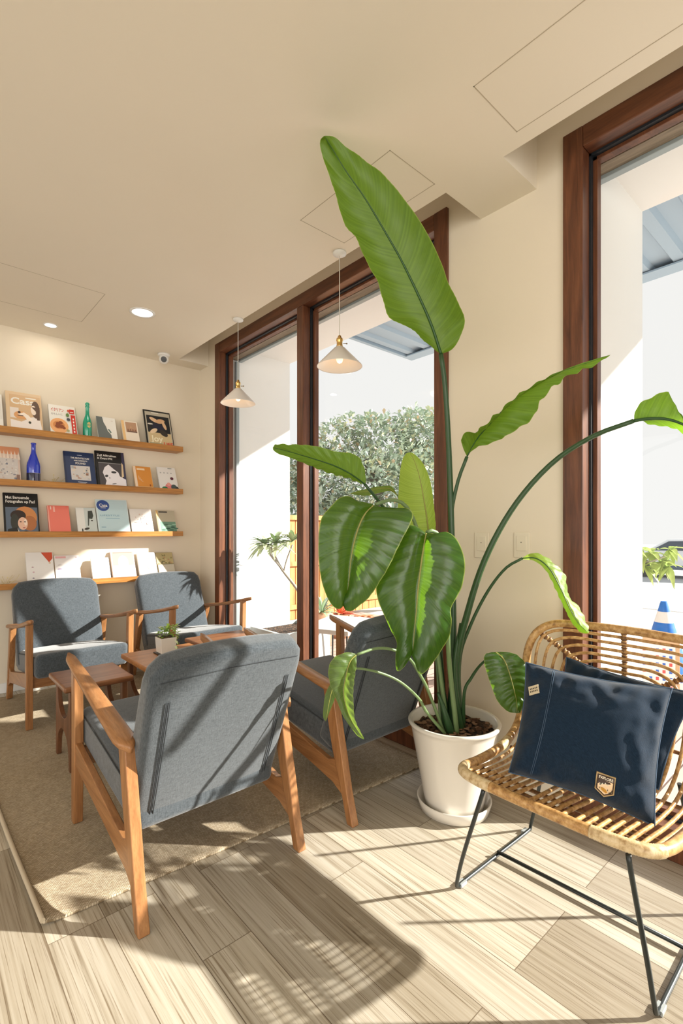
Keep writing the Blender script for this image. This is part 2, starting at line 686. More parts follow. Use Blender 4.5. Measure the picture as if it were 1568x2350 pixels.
b = MB()
b.box((2.13, 3.86, -0.05), (2.77, BY + 0.2, 3.4))
b.box((2.13, 0.84, -0.05), (2.77, 1.50, 3.4))
b.box((2.13, RY, -0.05), (2.77, -1.95, 3.4))
b.box((2.13, RY, 2.75), (2.77, BY + 0.2, 3.4))
b.box((LX - 0.2, RY, 3.0), (2.13, BY + 0.2, 3.4))
struct(b.build('wall_outside', EXT), 'white rendered outer piers and soffit of the building')

# the unseen sides of the cafe, opened wide to let ambient light in
b = MB()
b.box((LX - 0.2, RY, 0), (LX, BY, 0.35)); b.box((LX - 0.2, RY, 2.45), (LX, BY, 3.0))
for y in (RY, -0.9, 1.5, BY - 0.15):
    b.box((LX - 0.2, y, 0.35), (LX, y + 0.15, 2.45))
struct(b.build('wall_left', WALL), 'far left wall of the cafe with wide openings added for ambient light')
b = MB()
b.box((LX - 0.2, RY - 0.2, 0), (2.13, RY, 0.3)); b.box((LX - 0.2, RY - 0.2, 2.5), (2.13, RY, 3.0))
b.box((0.2, RY - 0.2, 0.3), (2.13, RY, 2.5)); b.box((-1.8, RY - 0.2, 0.3), (-1.6, RY, 2.5)); b.box((LX - 0.2, RY - 0.2, 0.3), (LX, RY, 2.5))
struct(b.build('wall_rear', WALL), 'rear wall of the cafe with wide openings added for ambient light')

b = MB(); b.box((LX, BY - 0.012, 0), (2.01, BY, 0.07))
struct(b.build('baseboard_back', EXT, bevel=0.003), 'white baseboard along the back wall')


def window(name, y0, y1, mull, label):
    fw = 0.078
    xf, xb = 1.992, 2.128
    f = MB()
    f.box((xf, y0, 0), (xb, y0 + fw, TOP))
    f.box((xf, y1 - fw, 0), (xb, y1, TOP))
    f.box((xf, y0 + fw, 0), (xb, y1 - fw, 0.11))
    root = f.build(name, FRAMEW, bevel=0.004)
    struct(root, label, 'window')
    h = MB()
    h.box((xf + 0.001, y0 + fw, TOP - 0.083), (xb, y1 - fw, TOP))
    h.build('frame_head', FRAMEH, root, bevel=0.004)
    for m in mull:
        mm = MB(); mm.box((xf + 0.004, m - 0.035, 0.11), (xb, m + 0.035, TOP - 0.083))
        mm.build('mullion', FRAMEW, root, bevel=0.004)
    edges = [y0 + fw] + [q for m in mull for q in (m - 0.035, m + 0.035)] + [y1 - fw]
    zt, zb = TOP - 0.083, 0.11
    for k in range(0, len(edges), 2):
        a, c = edges[k], edges[k + 1]
        g = MB()
        for ya, yc in ((a, a + 0.008), (c - 0.008, c)):
            g.box((2.055, ya, zb), (2.075, yc, zt))
        g.box((2.055, a, zt - 0.010), (2.075, c, zt)); g.box((2.055, a, zb), (2.075, c, zb + 0.008))
        g.build('gasket', GASKET, root)
        sa = MB()
        for ya, yc in ((a, a + 0.024), (c - 0.024, c)):
            sa.box((2.075, ya, zb), (2.112, yc, zt))
        sa.box((2.075, a, zt - 0.024), (2.112, c, zt)); sa.box((2.075, a, zb), (2.112, c, zb + 0.024))
        sa.build('sash', FRAMEW, root, bevel=0.002)
        pn = MB(); pn.box((2.092, a + 0.02, zb + 0.02), (2.096, c - 0.02, zt - 0.02))
        pn.build('glass_pane', GLASS, root)
    # track box over the glass outside
    t = MB(); t.box((2.13, y0 + 0.02, 2.645), (2.20, y1 - 0.02, 2.745)); t.build('screen_box', BLINDW, root, bevel=0.003)
    t = MB(); t.box((2.20, y0 + 0.03, 2.63), (2.235, y1 - 0.03, 2.75)); t.box((2.235, y0 + 0.03, 2.655), (2.27, y1 - 0.03, 2.75))
    t.build('screen_track', ALU, root, bevel=0.003)
    t = MB(); t.box((2.175, y1 - 0.045, -0.02), (2.205, y1 - 0.015, 2.63)); t.build('side_track', ALU, root, bevel=0.002)
    return root


window('window_1', W1[0], W1[1], [2.665], 'tall dark wood framed window with one mullion behind the armchairs')
window('window_2', W2[0], W2[1], [-0.55], 'tall dark wood framed window behind the rattan chair')


def seam_frame(name, x0, x1, y0, y1, label, w_=0.003):
    b = MB()
    z = CZ - 0.0006
    for q in ((x0, y0, x1, y0 + w_), (x0, y1 - w_, x1, y1), (x0, y0, x0 + w_, y1), (x1 - w_, y0, x1, y1)):
        b.box((q[0], q[1], z), (q[2], q[3], z + 0.004))
    return struct(b.build(name, SEAM), label, 'ceiling hatch')


seam_frame('trim_1', 1.39, 1.668, -1.1, 0.914, 'long narrow access panel outline in the ceiling beside the right window')
seam_frame('trim_2', 1.385, 1.662, 1.278, 1.847, 'rectangular access panel outline in the ceiling behind the tall leaf')
seam_frame('trim_3', -0.2, 0.925, 3.22, 3.76, 'wide access panel outline in the ceiling near the back wall')

# ---------------------------------------------------------------- ceiling things
def downlight(x, y, r, label):
    t = thing('ceiling_downlight', label, 'light', (x, y, CZ))
    b = MB(); b.lathe([(r * 0.82, 0), (r * 0.82, -0.004), (r, -0.005), (r, 0)], 40)
    b.build('trim_ring', plain('white_enamel', (0.8, 0.79, 0.76), 0.4), t)
    b = MB(); b.lathe([(0, -0.0025), (r * 0.82, -0.0025)], 40)
    b.build('diffuser', plain('lit_diffuser', (0.9, 0.9, 0.9), 0.5, emit=(1, 0.985, 0.96), es=1.4), t)
    la = bpy.data.lights.new('downlight_lamp', 'AREA')
    la.shape = 'DISK'; la.size = r * 1.6; la.energy = 18 * r; la.color = (1, 0.9, 0.75)
    lo = bpy.data.objects.new('downlight_lamp', la); C.objects.link(lo); lo.parent = t; lo.location = (0, 0, -0.008)


downlight(1.187, 3.327, 0.080, 'large round lit downlight nearest the window in the ceiling')
downlight(0.775, 3.964, 0.045, 'small round lit downlight close to the book wall')

# dome camera
t = thing('security_camera', 'small white dome camera with black lens on the ceiling by the back corner', 'camera', (1.60, 4.0, CZ))
WHITEP = plain('white_plastic', (0.8, 0.79, 0.76), 0.35)
b = MB(); b.lathe([(0, 0), (0.048, 0), (0.048, -0.012), (0.042, -0.018), (0, -0.018)], 32); b.build('mount', WHITEP, t)
b = MB(); b.lathe([(0.0001, -0.038)] + [(0.038 * math.sin(a), -0.038 * math.cos(a)) for a in [PI * k / 16 for k in range(1, 16)]] + [(0.0001, 0.038)], 28, (0, 0, -0.042)); b.build('ball', WHITEP, t)
dv = (Vector((0, 0, 1.2)) - Vector((1.6, 4.0, 2.56))).normalized()
b = MB(); b.tube([Vector((0, 0, -0.042)) + dv * 0.030, Vector((0, 0, -0.042)) + dv * 0.041], 0.023, 24, 0)
b.build('lens', plain('black_lens', (0.01, 0.012, 0.015), 0.15), t)


def pendant(x, y, ztop, label):
    t = thing('pendant_lamp', label, 'lamp', (x, y, CZ), 0, 'cone pendant lamps by the window')
    rim = -(CZ - ztop)
    b = MB(); b.lathe([(0, 0), (0.035, 0), (0.035, -0.010), (0.008, -0.02), (0, -0.02)], 28); b.build('ceiling_rose', WHITEP, t)
    b = MB(); b.tube([(0, 0, -0.015), (0, 0, rim + 0.155)], 0.0022, 8)
    b.build('cord', plain('white_cord', (0.75, 0.73, 0.68), 0.7), t)
    b = MB(); b.lathe([(0.003, rim + 0.163), (0.008, rim + 0.160), (0.010, rim + 0.150), (0.016, rim + 0.146), (0.018, rim + 0.135), (0.015, rim + 0.130), (0.015, rim + 0.112), (0.017, rim + 0.108), (0.017, rim + 0.103), (0.003, rim + 0.103)], 24)
    b.build('lamp_holder', BRASS, t)
    b = MB(); b.tube([(0.014, -0.012, rim + 0.120), (0.026, -0.022, rim + 0.120)], 0.002, 6); b.tube([(0.026, -0.022, rim + 0.120), (0.031, -0.026, rim + 0.120)], 0.0042, 8)
    b.build('switch_key', plain('dull_brass', (0.35, 0.27, 0.15), 0.4, 1.0), t)
    b = MB()
    b.lathe([(0.016, rim + 0.104), (0.026, rim + 0.098), (0.117, rim + 0.004), (0.119, rim), (0.116, rim), (0.113, rim + 0.003), (0.024, rim + 0.093), (0.014, rim + 0.098)], 56)
    b.build('lamp_shade', plain('white_glass_shade', (0.78, 0.74, 0.70), 0.3, coat=0.2), t)
    b = MB()
    b.lathe([(0.010, rim + 0.10), (0.011, rim + 0.07), (0.017, rim + 0.045), (0.018, rim + 0.034), (0.012, rim + 0.021), (0.0001, rim + 0.016)], 20)
    b.build('bulb', plain('lit_bulb', (0.9, 0.85, 0.7), 0.3, emit=(1, 0.85, 0.65), es=0.8), t)
    la = bpy.data.lights.new('pendant_glow', 'POINT'); la.energy = 0.22; la.color = (1, 0.66, 0.38); la.shadow_soft_size = 0.02
    lo = bpy.data.objects.new('pendant_glow', la); C.objects.link(lo); lo.parent = t; lo.location = (0, 0, rim + 0.005)


pendant(1.700, 1.925, 2.005, 'white cone pendant lamp hanging nearer, just left of the tall leaf')
pendant(1.715, 2.995, 2.020, 'white cone pendant lamp hanging farther back by the left window jamb')

for (y0, y1, z0, z1, lb, prt) in ((1.236, 1.312, 1.022, 1.140, 'left cream switch plate on the wall behind the plant stalks', 0), (1.040, 1.112, 1.030, 1.142, 'right cream switch plate on the wall near the window frame', 1)):
    t = thing('switch_plate', lb, 'switch', (WX, (y0 + y1) / 2, (z0 + z1) / 2))
    hy, hz = (y1 - y0) / 2, (z1 - z0) / 2
    PL = plain('cream_plastic', (0.80, 0.73, 0.60), 0.5)
    b = MB(); b.box((-0.006, -hy, -hz), (0, hy, hz)); b.build('plate', PL, t, bevel=0.0025)
    b = MB(); b.box((-0.009, -hy * 0.62, -hz * 0.45), (-0.004, hy * 0.62, hz * 0.7)); b.build('rocker', PL, t, bevel=0.001)
    b = MB(); b.tube([(-0.0085, 0, 0.012), (-0.010, 0, 0.012)], 0.002, 8); b.build('indicator', BLACK, t)

# ---------------------------------------------------------------- rug
b = MB()
x0, x1 = 0.302, 1.93
nx, ny = 60, 90
vs = []
for j in range(ny + 1):
    for i in range(nx + 1):
        u, v = i / nx, j / ny
        yf = 1.638 - (u * (x1 - x0)) * 0.070
        x = x0 + u * (x1 - x0) - 0.012 * math.sin(v * 5) * (1 - u)
        y = yf + v * (4.06 - yf)
        z = 0.009 + 0.010 * max(0, 1 - u / 0.03) * (0.5 + 0.5 * math.sin(v * 9 + 1))
        vs.append((x, y, z))
fs = [(j * (nx + 1) + i, j * (nx + 1) + i + 1, (j + 1) * (nx + 1) + i + 1, (j + 1) * (nx + 1) + i) for j in range(ny) for i in range(nx)]
b.add(vs, fs, 0, True)
rug = b.build('rug', RUGM)
md = rug.modifiers.new('thick', 'SOLIDIFY'); md.thickness = 0.008; md.offset = -1
tag(rug, 'beige woven flat rug lying under the armchairs and low tables', 'rug')
b = MB()
edge = [(vs[j * (nx + 1)][0] - 0.002, vs[j * (nx + 1)][1], 0.011 + (vs[j * (nx + 1)][2] - 0.009)) for j in range(0, ny + 1, 2)]
b.tube(edge, 0.0075, 8)
b.build('binding', plain('pale_rug_binding', (0.55, 0.47, 0.35), 0.9), rug)

# ---------------------------------------------------------------- armchairs
AX = 0.279


def make_armchair(linen, label, group):
    t = thing('armchair', label, 'armchair', (0, 0, 0), 0, group)
    for s in (-1, 1):
        x = s * AX
        b = MB(); b.prism([(-0.019, 0.0), (0.017, 0.0), (0.060, 0.14), (0.106, 0.26), (0.130, 0.345), (0.150, 0.43), (0.168, 0.500), (0.108, 0.500), (0.092, 0.43), (0.072, 0.345), (0.046, 0.24), (0.018, 0.12)], 'X', x - 0.0175, x + 0.0175)
        b.build('leg', OAK_Z, t, bevel=0.005)
        b = MB(); b.prism([(0.687, 0.0), (0.723, 0.0), (0.727, 0.18), (0.727, 0.32), (0.729, 0.46), (0.733, 0.607), (0.694, 0.607), (0.686, 0.46), (0.680, 0.32), (0.683, 0.18)], 'X', x - 0.0175, x + 0.0175)
        b.build('leg', OAK_Z, t, bevel=0.005)
        # side rail with a swelling where it meets the rear leg
        b = MB()
        lo = [(0.030, 0.085), (0.060, 0.105), (0.11, 0.130), (0.25, 0.158), (0.45, 0.192), (0.69, 0.232)]
        hi = [(0.69, 0.318), (0.45, 0.272), (0.25, 0.232), (0.14, 0.212), (0.09, 0.230), (0.062, 0.250)]
        b.prism(lo + hi, 'X', x - 0.013, x + 0.013)
        b.build('side_rail', OAK_Y, t, bevel=0.004)
        # paddle armrest
        N = 22
        vs, fs = [], []
        for i in range(N + 1):
            u = i / N
            y = 0.078 + u * 0.735
            z = 0.503 + 0.128 * u - 0.012 * math.sin(PI * u)
            wd = 0.066 - 0.030 * u ** 1.5
            if u < 0.10:
                wd *= math.sqrt(max(0.03, 1 - (1 - u / 0.10) ** 2))
            if u > 0.93:
                wd *= math.sqrt(max(0.05, 1 - ((u - 0.93) / 0.07) ** 2))
            cx = x + s * (0.008 - 0.012 * math.sin(PI * u) * 0.5)
            h = 0.012
            for (dx, dz) in ((-1, -0.4), (-1, 0.4), (-0.8, 1), (0.8, 1), (1, 0.4), (1, -0.4), (0.7, -1), (-0.7, -1)):
                vs.append((cx + dx * wd / 2, y, z + dz * h))
        for i in range(N):
            for k in range(8):
                fs.append((i * 8 + k, i * 8 + (k + 1) % 8, (i + 1) * 8 + (k + 1) % 8, (i + 1) * 8 + k))
        fs.append(tuple(range(8))[::-1]); fs.append(tuple(N * 8 + k for k in range(8)))
        b.__init__(); b.add(vs, fs, 0, True)
        b.build('armrest', OAK_Y, t)
    b = MB(); b.box((-AX, 0.672, 0.225), (AX, 0.694, 0.298)); b.build('front_apron', OAK_X, t, bevel=0.003)
    # seat cushion
    hw = 0.255
    def rounded(corners_lo, corners_hi, name, bev, mat):
        b = MB()
        n = 6
        # subdivided hexa so that the cushion can puff
        P = [Vector(p) for p in corners_lo + corners_hi]
        vs, idx = [], {}
        for a in range(n + 1):
            for c in range(n + 1):
                for d in (0, 1):
                    u, v = a / n, c / n
                    lo_ = P[0].lerp(P[1], u).lerp(P[3].lerp(P[2], u), v)
                    hi_ = P[4].lerp(P[5], u).lerp(P[7].lerp(P[6], u), v)
                    nn = (hi_ - lo_).normalized()
                    p = (lo_, hi_)[d] + nn * (0.014 if d else -0.008) * math.sin(PI * u) ** 0.6 * math.sin(PI * v) ** 0.6
                    idx[(a, c, d)] = len(vs); vs.append(p)
        fs = []
        for a in range(n):
            for c in range(n):
                fs.append((idx[a, c, 1], idx[a + 1, c, 1], idx[a + 1, c + 1, 1], idx[a, c + 1, 1]))
                fs.append((idx[a, c + 1, 0], idx[a + 1, c + 1, 0], idx[a + 1, c, 0], idx[a, c, 0]))
        for a in range(n):
            fs.append((idx[a, 0, 0], idx[a + 1, 0, 0], idx[a + 1, 0, 1], idx[a, 0, 1]))
            fs.append((idx[a + 1, n, 0], idx[a, n, 0], idx[a, n, 1], idx[a + 1, n, 1]))
            fs.append((idx[0, a + 1, 0], idx[0, a, 0], idx[0, a, 1], idx[0, a + 1, 1]))
            fs.append((idx[n, a, 0], idx[n, a + 1, 0], idx[n, a + 1, 1], idx[n, a, 1]))
        b.add(vs, fs, 0, True)
        return b.build(name, mat, t, bevel=bev, segs=6, angle=50)
    seat = rounded([(-hw, 0.13, 0.205), (hw, 0.13, 0.205), (hw, 0.755, 0.290), (-hw, 0.755, 0.290)],
                   [(-hw, 0.13, 0.345), (hw, 0.13, 0.345), (hw, 0.765, 0.432), (-hw, 0.765, 0.432)], 'seat', 0.028, linen)
    for s in (-1, 1):
        b = MB()
        b.tube([(s * (hw + 0.001), 0.16, 0.330), (s * (hw + 0.002), 0.45, 0.375), (s * (hw + 0.001), 0.74, 0.412)], 0.0022, 6)
        b.build('piping', PIPE, seat)
    # backrest: rear face 0-1-.. ; leaning back
    hb = 0.262
    yb, zb, yt, zt = 0.150, 0.225, -0.045, 0.765
    ax = Vector((0, yt - yb, zt - zb)).normalized()
    fw_ = Vector((0, ax.z, -ax.y))
    L = (Vector((0, yt, zt)) - Vector((0, yb, zb))).length
    n = 14
    def bp(u, v, side):
        """u across -1..1, v up 0..1, side 0 rear 1 front"""
        th = 0.118 - 0.030 * v
        wd = hb * (1 + 0.035 * v)
        x = u * wd
        vv = v * L
        # rounded upper corners
        if v > 0.86:
            k = (v - 0.86) / 0.14
            x = u * wd * (1 - 0.16 * k ** 2.4)
        vv += 0.014 * (1 - u * u) * v
        p = Vector((x, yb, zb)) + ax * vv
        q = 1 - abs(u) ** 5
        w2 = math.sin(PI * min(1, max(0, v * 0.9 + 0.05))) ** 0.5
        if side:
            p += fw_ * (th - 0.012 + 0.020 * q * w2)
        else:
            p -= fw_ * (0.010 * q * w2)
        return p
    vs, fs = [], []
    m_ = 14
    id_ = lambda a, c, d: (a * (m_ + 1) + c) * 2 + d
    for a in range(n + 1):
        for c in range(m_ + 1):
            for d in (0, 1):
                vs.append(bp(-1 + 2 * a / n, c / m_, d))
    for a in range(n):
        for c in range(m_):
            fs.append((id_(a, c, 0), id_(a + 1, c, 0), id_(a + 1, c + 1, 0), id_(a, c + 1, 0)))
            fs.append((id_(a, c + 1, 1), id_(a + 1, c + 1, 1), id_(a + 1, c, 1), id_(a, c, 1)))
    for a in range(n):
        fs.append((id_(a + 1, 0, 0), id_(a, 0, 0), id_(a, 0, 1), id_(a + 1, 0, 1)))
        fs.append((id_(a, m_, 0), id_(a + 1, m_, 0), id_(a + 1, m_, 1), id_(a, m_, 1)))
    for c in range(m_):
        fs.append((id_(0, c, 0), id_(0, c + 1, 0), id_(0, c + 1, 1), id_(0, c, 1)))
        fs.append((id_(n, c + 1, 0), id_(n, c, 0), id_(n, c, 1), id_(n, c + 1, 1)))
    b = MB(); b.add(vs, fs, 0, True)
    back = b.build('backrest', linen, t, bevel=0.026, segs=6, angle=50)
    for s in (-1, 1):
        for off in (0.0, 0.009):
            b = MB()
            pts = [bp(s * (0.80 - off / hb), v, 0) - fw_ * 0.003 for v in [0.02 + 0.76 * k / 10 for k in range(11)]]
            b.tube(pts, 0.0018, 6)
            b.build('piping', PIPE, back)
    b = MB()
    pts = [bp(u, 0.90, 0) - fw_ * 0.001 for u in [-0.9 + 1.8 * k / 14 for k in range(15)]]
    b.tube(pts, 0.0014, 6)
    b.build('piping', PIPE, back)
    b = MB()
    p = bp(0.62, 0.0, 0)
    b.tube([p + fw_ * 0.03, p + fw_ * 0.03 + Vector((0, 0, -0.022))], 0.003, 6)
    b.build('zip_pull', plain('grey_zip', (0.08, 0.08, 0.08), 0.4), back)
    return t


G_ARM = 'wooden armchairs with blue grey cushions around the low tables'
ch = make_armchair(LINEN, 'armchair in front seen from behind, half sunlit grey back, nearest the camera', G_ARM)
ch.location = (0.787, 1.425, 0.0005)
ch.rotation_euler = (0.0125, 0, 0)
for (x, y, rz, lb) in ((1.588, 1.405, 0, 'dark shaded armchair behind the potted plant leaves, beside the pier'),
                       (0.815, 4.000, PI, 'sunlit grey armchair on the far left, facing the camera under the ledges'),
                       (1.630, 4.000, PI + 0.03, 'sunlit grey armchair facing the camera beside the left window jamb')):
    c2 = copy_tree(ch)
    c2.location = (x, y, 0.0095 if rz else 0.0005)
    c2.rotation_euler = (0 if rz else 0.0125, 0, rz)
    c2['label'] = lb


# ---------------------------------------------------------------- low tables
def make_table(x0, y0, wx, wy, h, label, topm):
    t = thing('side_table', label, 'table', (x0 + wx / 2, y0 + wy / 2, 0.0098), 0, 'low wooden tables between the armchairs')
    b = MB()
    b.box((-wx / 2, -wy / 2, h - 0.028), (wx / 2, wy / 2, h))
    b.build('tabletop', topm, t, bevel=0.009, segs=4)
    for s in (-1, 1):
        W = wy - 0.045
        y_ = -W / 2
        a = W / 2 - 0.036
        zu, zl = 0.54 * h, 0.40 * h
        hu, hl = 0.24 * h, 0.30 * h
        pts = [(y_, 0), (y_, h - 0.028), (y_ + 0.036, h - 0.028)]
        pts += [(-a * math.cos(q), zu + hu - hu * math.sin(q)) for q in [PI * k / 16 for k in range(17)]]
        pts += [(W / 2 - 0.036, h - 0.028), (W / 2, h - 0.028), (W / 2, 0), (W / 2 - 0.026, 0)]
        a2 = W / 2 - 0.030
        pts += [(a2 * math.cos(q), zl - hl + hl * math.sin(q)) for q in [PI * k / 16 for k in range(17)]]
        pts += [(-W / 2 + 0.026, 0)]
        b = MB()
        xx = s * (wx / 2 - 0.040)
        b.prism(pts, 'X', xx - 0.011, xx + 0.011)
        b.build('leg_panel', TABL, t, bevel=0.0025)
    b = MB(); b.box((-wx / 2 + 0.05, -0.012, 0.42 * h), (wx / 2 - 0.05, 0.012, 0.52 * h)); b.build('stretcher', TABL, t, bevel=0.002)
    return t


make_table(0.553, 2.545, 0.315, 0.335, 0.411, 'smallest low table with reddish top behind the front armchair arm', TABW)
make_table(0.905, 2.455, 0.405, 0.42, 0.451, 'low honey wood table carrying the white cube planter', TABH)
make_table(1.340, 2.600, 0.405, 0.42, 0.451, 'low wooden table in the sun glare by the window', TABW)

# cube planter on the middle table
t = thing('cube_planter', 'small white cube planter with bright green trailing leaves on the middle low table', 'potted plant', (1.098, 2.715, 0.46))
b = MB(); b.box((-0.052, -0.052, 0), (0.052, 0.052, 0.008)); b.build('saucer', plain('black_saucer', (0.02, 0.017, 0.015), 0.4), t, bevel=0.003)
b = MB()
b.hexa([(-0.040, -0.040, 0.008), (0.040, -0.040, 0.008), (0.040, 0.040, 0.008), (-0.040, 0.040, 0.008), (-0.045, -0.045, 0.093), (0.045, -0.045, 0.093), (0.045, 0.045, 0.093), (-0.045, 0.045, 0.093)])
b.build('pot', CERAMIC, t, bevel=0.003)
b = MB(); b.box((-0.039, -0.039, 0.090), (0.039, 0.039, 0.0945)); b.build('soil', SOIL, t)


def small_leaf(b, base, dirv, length, width, mi=0, droop=0.25, nrm=None, n=4):
    dirv = Vector(dirv).normalized()
    up = Vector((0, 0, 1)) if nrm is None else Vector(nrm)
    side = dirv.cross(up)
    if side.length < 1e-3:
        side = Vector((1, 0, 0))
    side.normalize()
    vs = []
    for i in range(n + 1):
        u = i / n
        c = Vector(base) + dirv * length * u - Vector((0, 0, 1)) * droop * length * u * u
        wd = width * math.sin(PI * min(1, 0.06 + 0.94 * u) ** 0.85) * 0.5 + 0.0003
        lift = up * wd * 0.35
        vs += [c - side * wd + lift, c, c + side * wd + lift]
    fs = []
    for i in range(n):
        k = i * 3
        fs += [(k, k + 1, k + 4, k + 3), (k + 1, k + 2, k + 5, k + 4)]
    b.add(vs, fs, mi, True)


IVY = plain('fresh_green_leaf', (0.30, 0.52, 0.06), 0.4)
IVYW = plain('variegated_pale_leaf', (0.66, 0.74, 0.45), 0.45)
rng = random.Random(3)
b = MB()
for k in range(90):
    a = rng.uniform(0, 2 * PI); r0 = rng.uniform(0, 0.05)
    base = Vector((0.012 + r0 * math.cos(a), r0 * math.sin(a), 0.095 + rng.uniform(0.0, 0.062)))
    small_leaf(b, base, (math.cos(a), math.sin(a), rng.uniform(-0.3, 0.9)), rng.uniform(0.018, 0.034), rng.uniform(0.012, 0.02), 0 if rng.random() < 0.72 else 1)
for k in range(14):
    z = 0.10 - 0.005 * k
    small_leaf(b, (0.045 + 0.012 * math.sin(k), -0.03 + 0.02 * math.sin(k * 2.1), z), (math.cos(k), math.sin(k), -0.6), 0.024, 0.015, k % 2)
b.build('foliage', [IVY, IVYW], t)
b = MB()
for k in range(8):
    a = k * 0.785
    b.tube(catmull([(0.01 * math.cos(a), 0.01 * math.sin(a), 0.092), (0.025 * math.cos(a), 0.025 * math.sin(a), 0.135), (0.05 * math.cos(a) + 0.01, 0.05 * math.sin(a), 0.145)], 6), 0.0012, 5)
b.build('stems', plain('thin_green_stem', (0.2, 0.35, 0.08), 0.5), t)

# ---------------------------------------------------------------- wall ledges
LIP = [(1.867, 1.822), (1.503, 1.460), (1.142, 1.100), (0.781, 0.739)]
SHY = 4.055
names = ['topmost', 'second', 'third', 'lowest']
for (zt, zb), nm in zip(LIP, names):
    t = thing('wall_ledge', '%s amber wood picture ledge on the back wall' % nm, 'shelf', (0.6, BY, zb), 0, 'picture ledges on the back wall')
    t['label'] = {'topmost': 'topmost amber wood ledge on the back wall', 'second': 'second amber wood ledge from the top on the back wall',
                  'third': 'third amber wood ledge from the top on the back wall', 'lowest': 'lowest amber wood ledge, just above the far armchairs'}[nm]
    b = MB(); b.box((-1.6, -(BY - SHY) + 0.0125, 0), (1.191, 0, 0.016)); b.build('board', SHELFW, t, bevel=0.002)
    b = MB(); b.box((-1.6, -(BY - SHY), 0), (1.191, -(BY - SHY) + 0.012, zt - zb)); b.build('front_lip', SHELFW, t, bevel=0.002)


# ---------------------------------------------------------------- books, every cover printed
class Cover:
    def __init__(s, w_, h, t_, body):
        s.w, s.h, s.t = w_, h, t_
        s.b = MB(); s.m = [body]; s.k = 0
        e = 0.002
        s.b.box((-w_ / 2, 0, 0), (w_ / 2, e, h))
        s.b.box((-w_ / 2, t_ - e, 0), (w_ / 2, t_, h))
        s.b.box((-w_ / 2, e, 0), (-w_ / 2 + e, t_ - e, h))

    def mat(s, c):
        mm = ink(*c)
        if mm not in s.m:
            s.m.append(mm)
        return s.m.index(mm)

    def P(s, u, v):
        return ((u - 0.5) * s.w, -0.0002 - 0.0002 * s.k, v * s.h)

    def poly(s, pts, c):
        s.k += 1
        s.b.add([s.P(*p) for p in pts], [tuple(range(len(pts)))], s.mat(c))

    def rect(s, u0, v0, u1, v1, c):
        s.poly([(u0, v0), (u1, v0), (u1, v1), (u0, v1)], c)

    def ell(s, cu, cv, ru, rv, c, n=20, rot=0.0, a0=0.0, a1=2 * PI):
        r_ = s.h / s.w
        pts = []
        for k in range(n):
            a = a0 + (a1 - a0) * k / (n if a1 - a0 > 6.2 else n - 1)
            x, y = ru * math.cos(a), rv * math.sin(a) * r_
            pts.append((cu + x * math.cos(rot) - y * math.sin(rot), cv + (x * math.sin(rot) + y * math.cos(rot)) / r_))
        s.poly(pts, c)

    def text(s, body, u, v, wu, c, hv=None, bold=False, center=False):
        """lettering fitted to a width wu (fraction of the cover)"""
        vs, fs, wd = text_geo(body, bold)
        if not vs:
            return
        s.k += 1
        sc = wu * s.w / wd
        sz = sc if hv is None else hv * s.h / 0.72
        off = wu / 2 if center else 0
        x0, _, z0 = s.P(u - off, v)
        y = -0.0002 - 0.0002 * s.k
        s.b.add([(x0 + p.x * sc, y, z0 + p.y * sz) for p in vs], fs, s.mat(c))


def book(px0, px1, ytop, ledge, name, label, cat, body, thick=0.014, art=None, depth=0.0):
    zt, zb = LIP[ledge]
    z0 = zb + 0.0165
    yb = SHY + 0.016 + depth
    mid = (px0 + px1) / 2
    xa = on_y(px0, 1200, yb + 0.02).x
    xb = on_y(px1, 1200, yb + 0.02).x
    ztop = on_y(mid, ytop, yb + 0.05).z
    hh = (ztop - z0)
    room = BY - 0.002 - yb - thick - 0.001
    lean = math.asin(max(0.05, min(0.4, (room) / (hh * 1.03))))
    h = hh / math.cos(lean)
    c = Cover(xb - xa, h, thick, ink(*body))
    if art:
        art(c)
    o = c.b.build(name, c.m)
    o.location = ((xa + xb) / 2, yb, z0)
    o.rotation_euler = (-lean, 0, 0)
    tag(o, label, cat, 'books and magazines propped on ledge %s' % ['one', 'two', 'three', 'four'][ledge])
    p = MB(); p.box((-c.w / 2 + 0.003, 0.0022, 0.002), (c.w / 2 - 0.001, thick - 0.0022, h - 0.002))
    p.build('pages', plain('page_edges', (0.75, 0.70, 0.58), 0.8), o)
    return o


WH, BK, NV, OR, RD = (238, 236, 230), (24, 26, 28), (38, 58, 98), (214, 140, 60), (205, 52, 40)
TAN, BRN, GRY = (214, 180, 140), (96, 74, 62), (140, 142, 140)


def a_white(c):
    c.rect(0.2, 0.3, 0.9, 0.8, (228, 226, 220))


book(-14, 8, 900, 0, 'magazine', 'white magazine cut by the left picture edge on the topmost ledge', 'magazine', WH, 0.008, a_white)


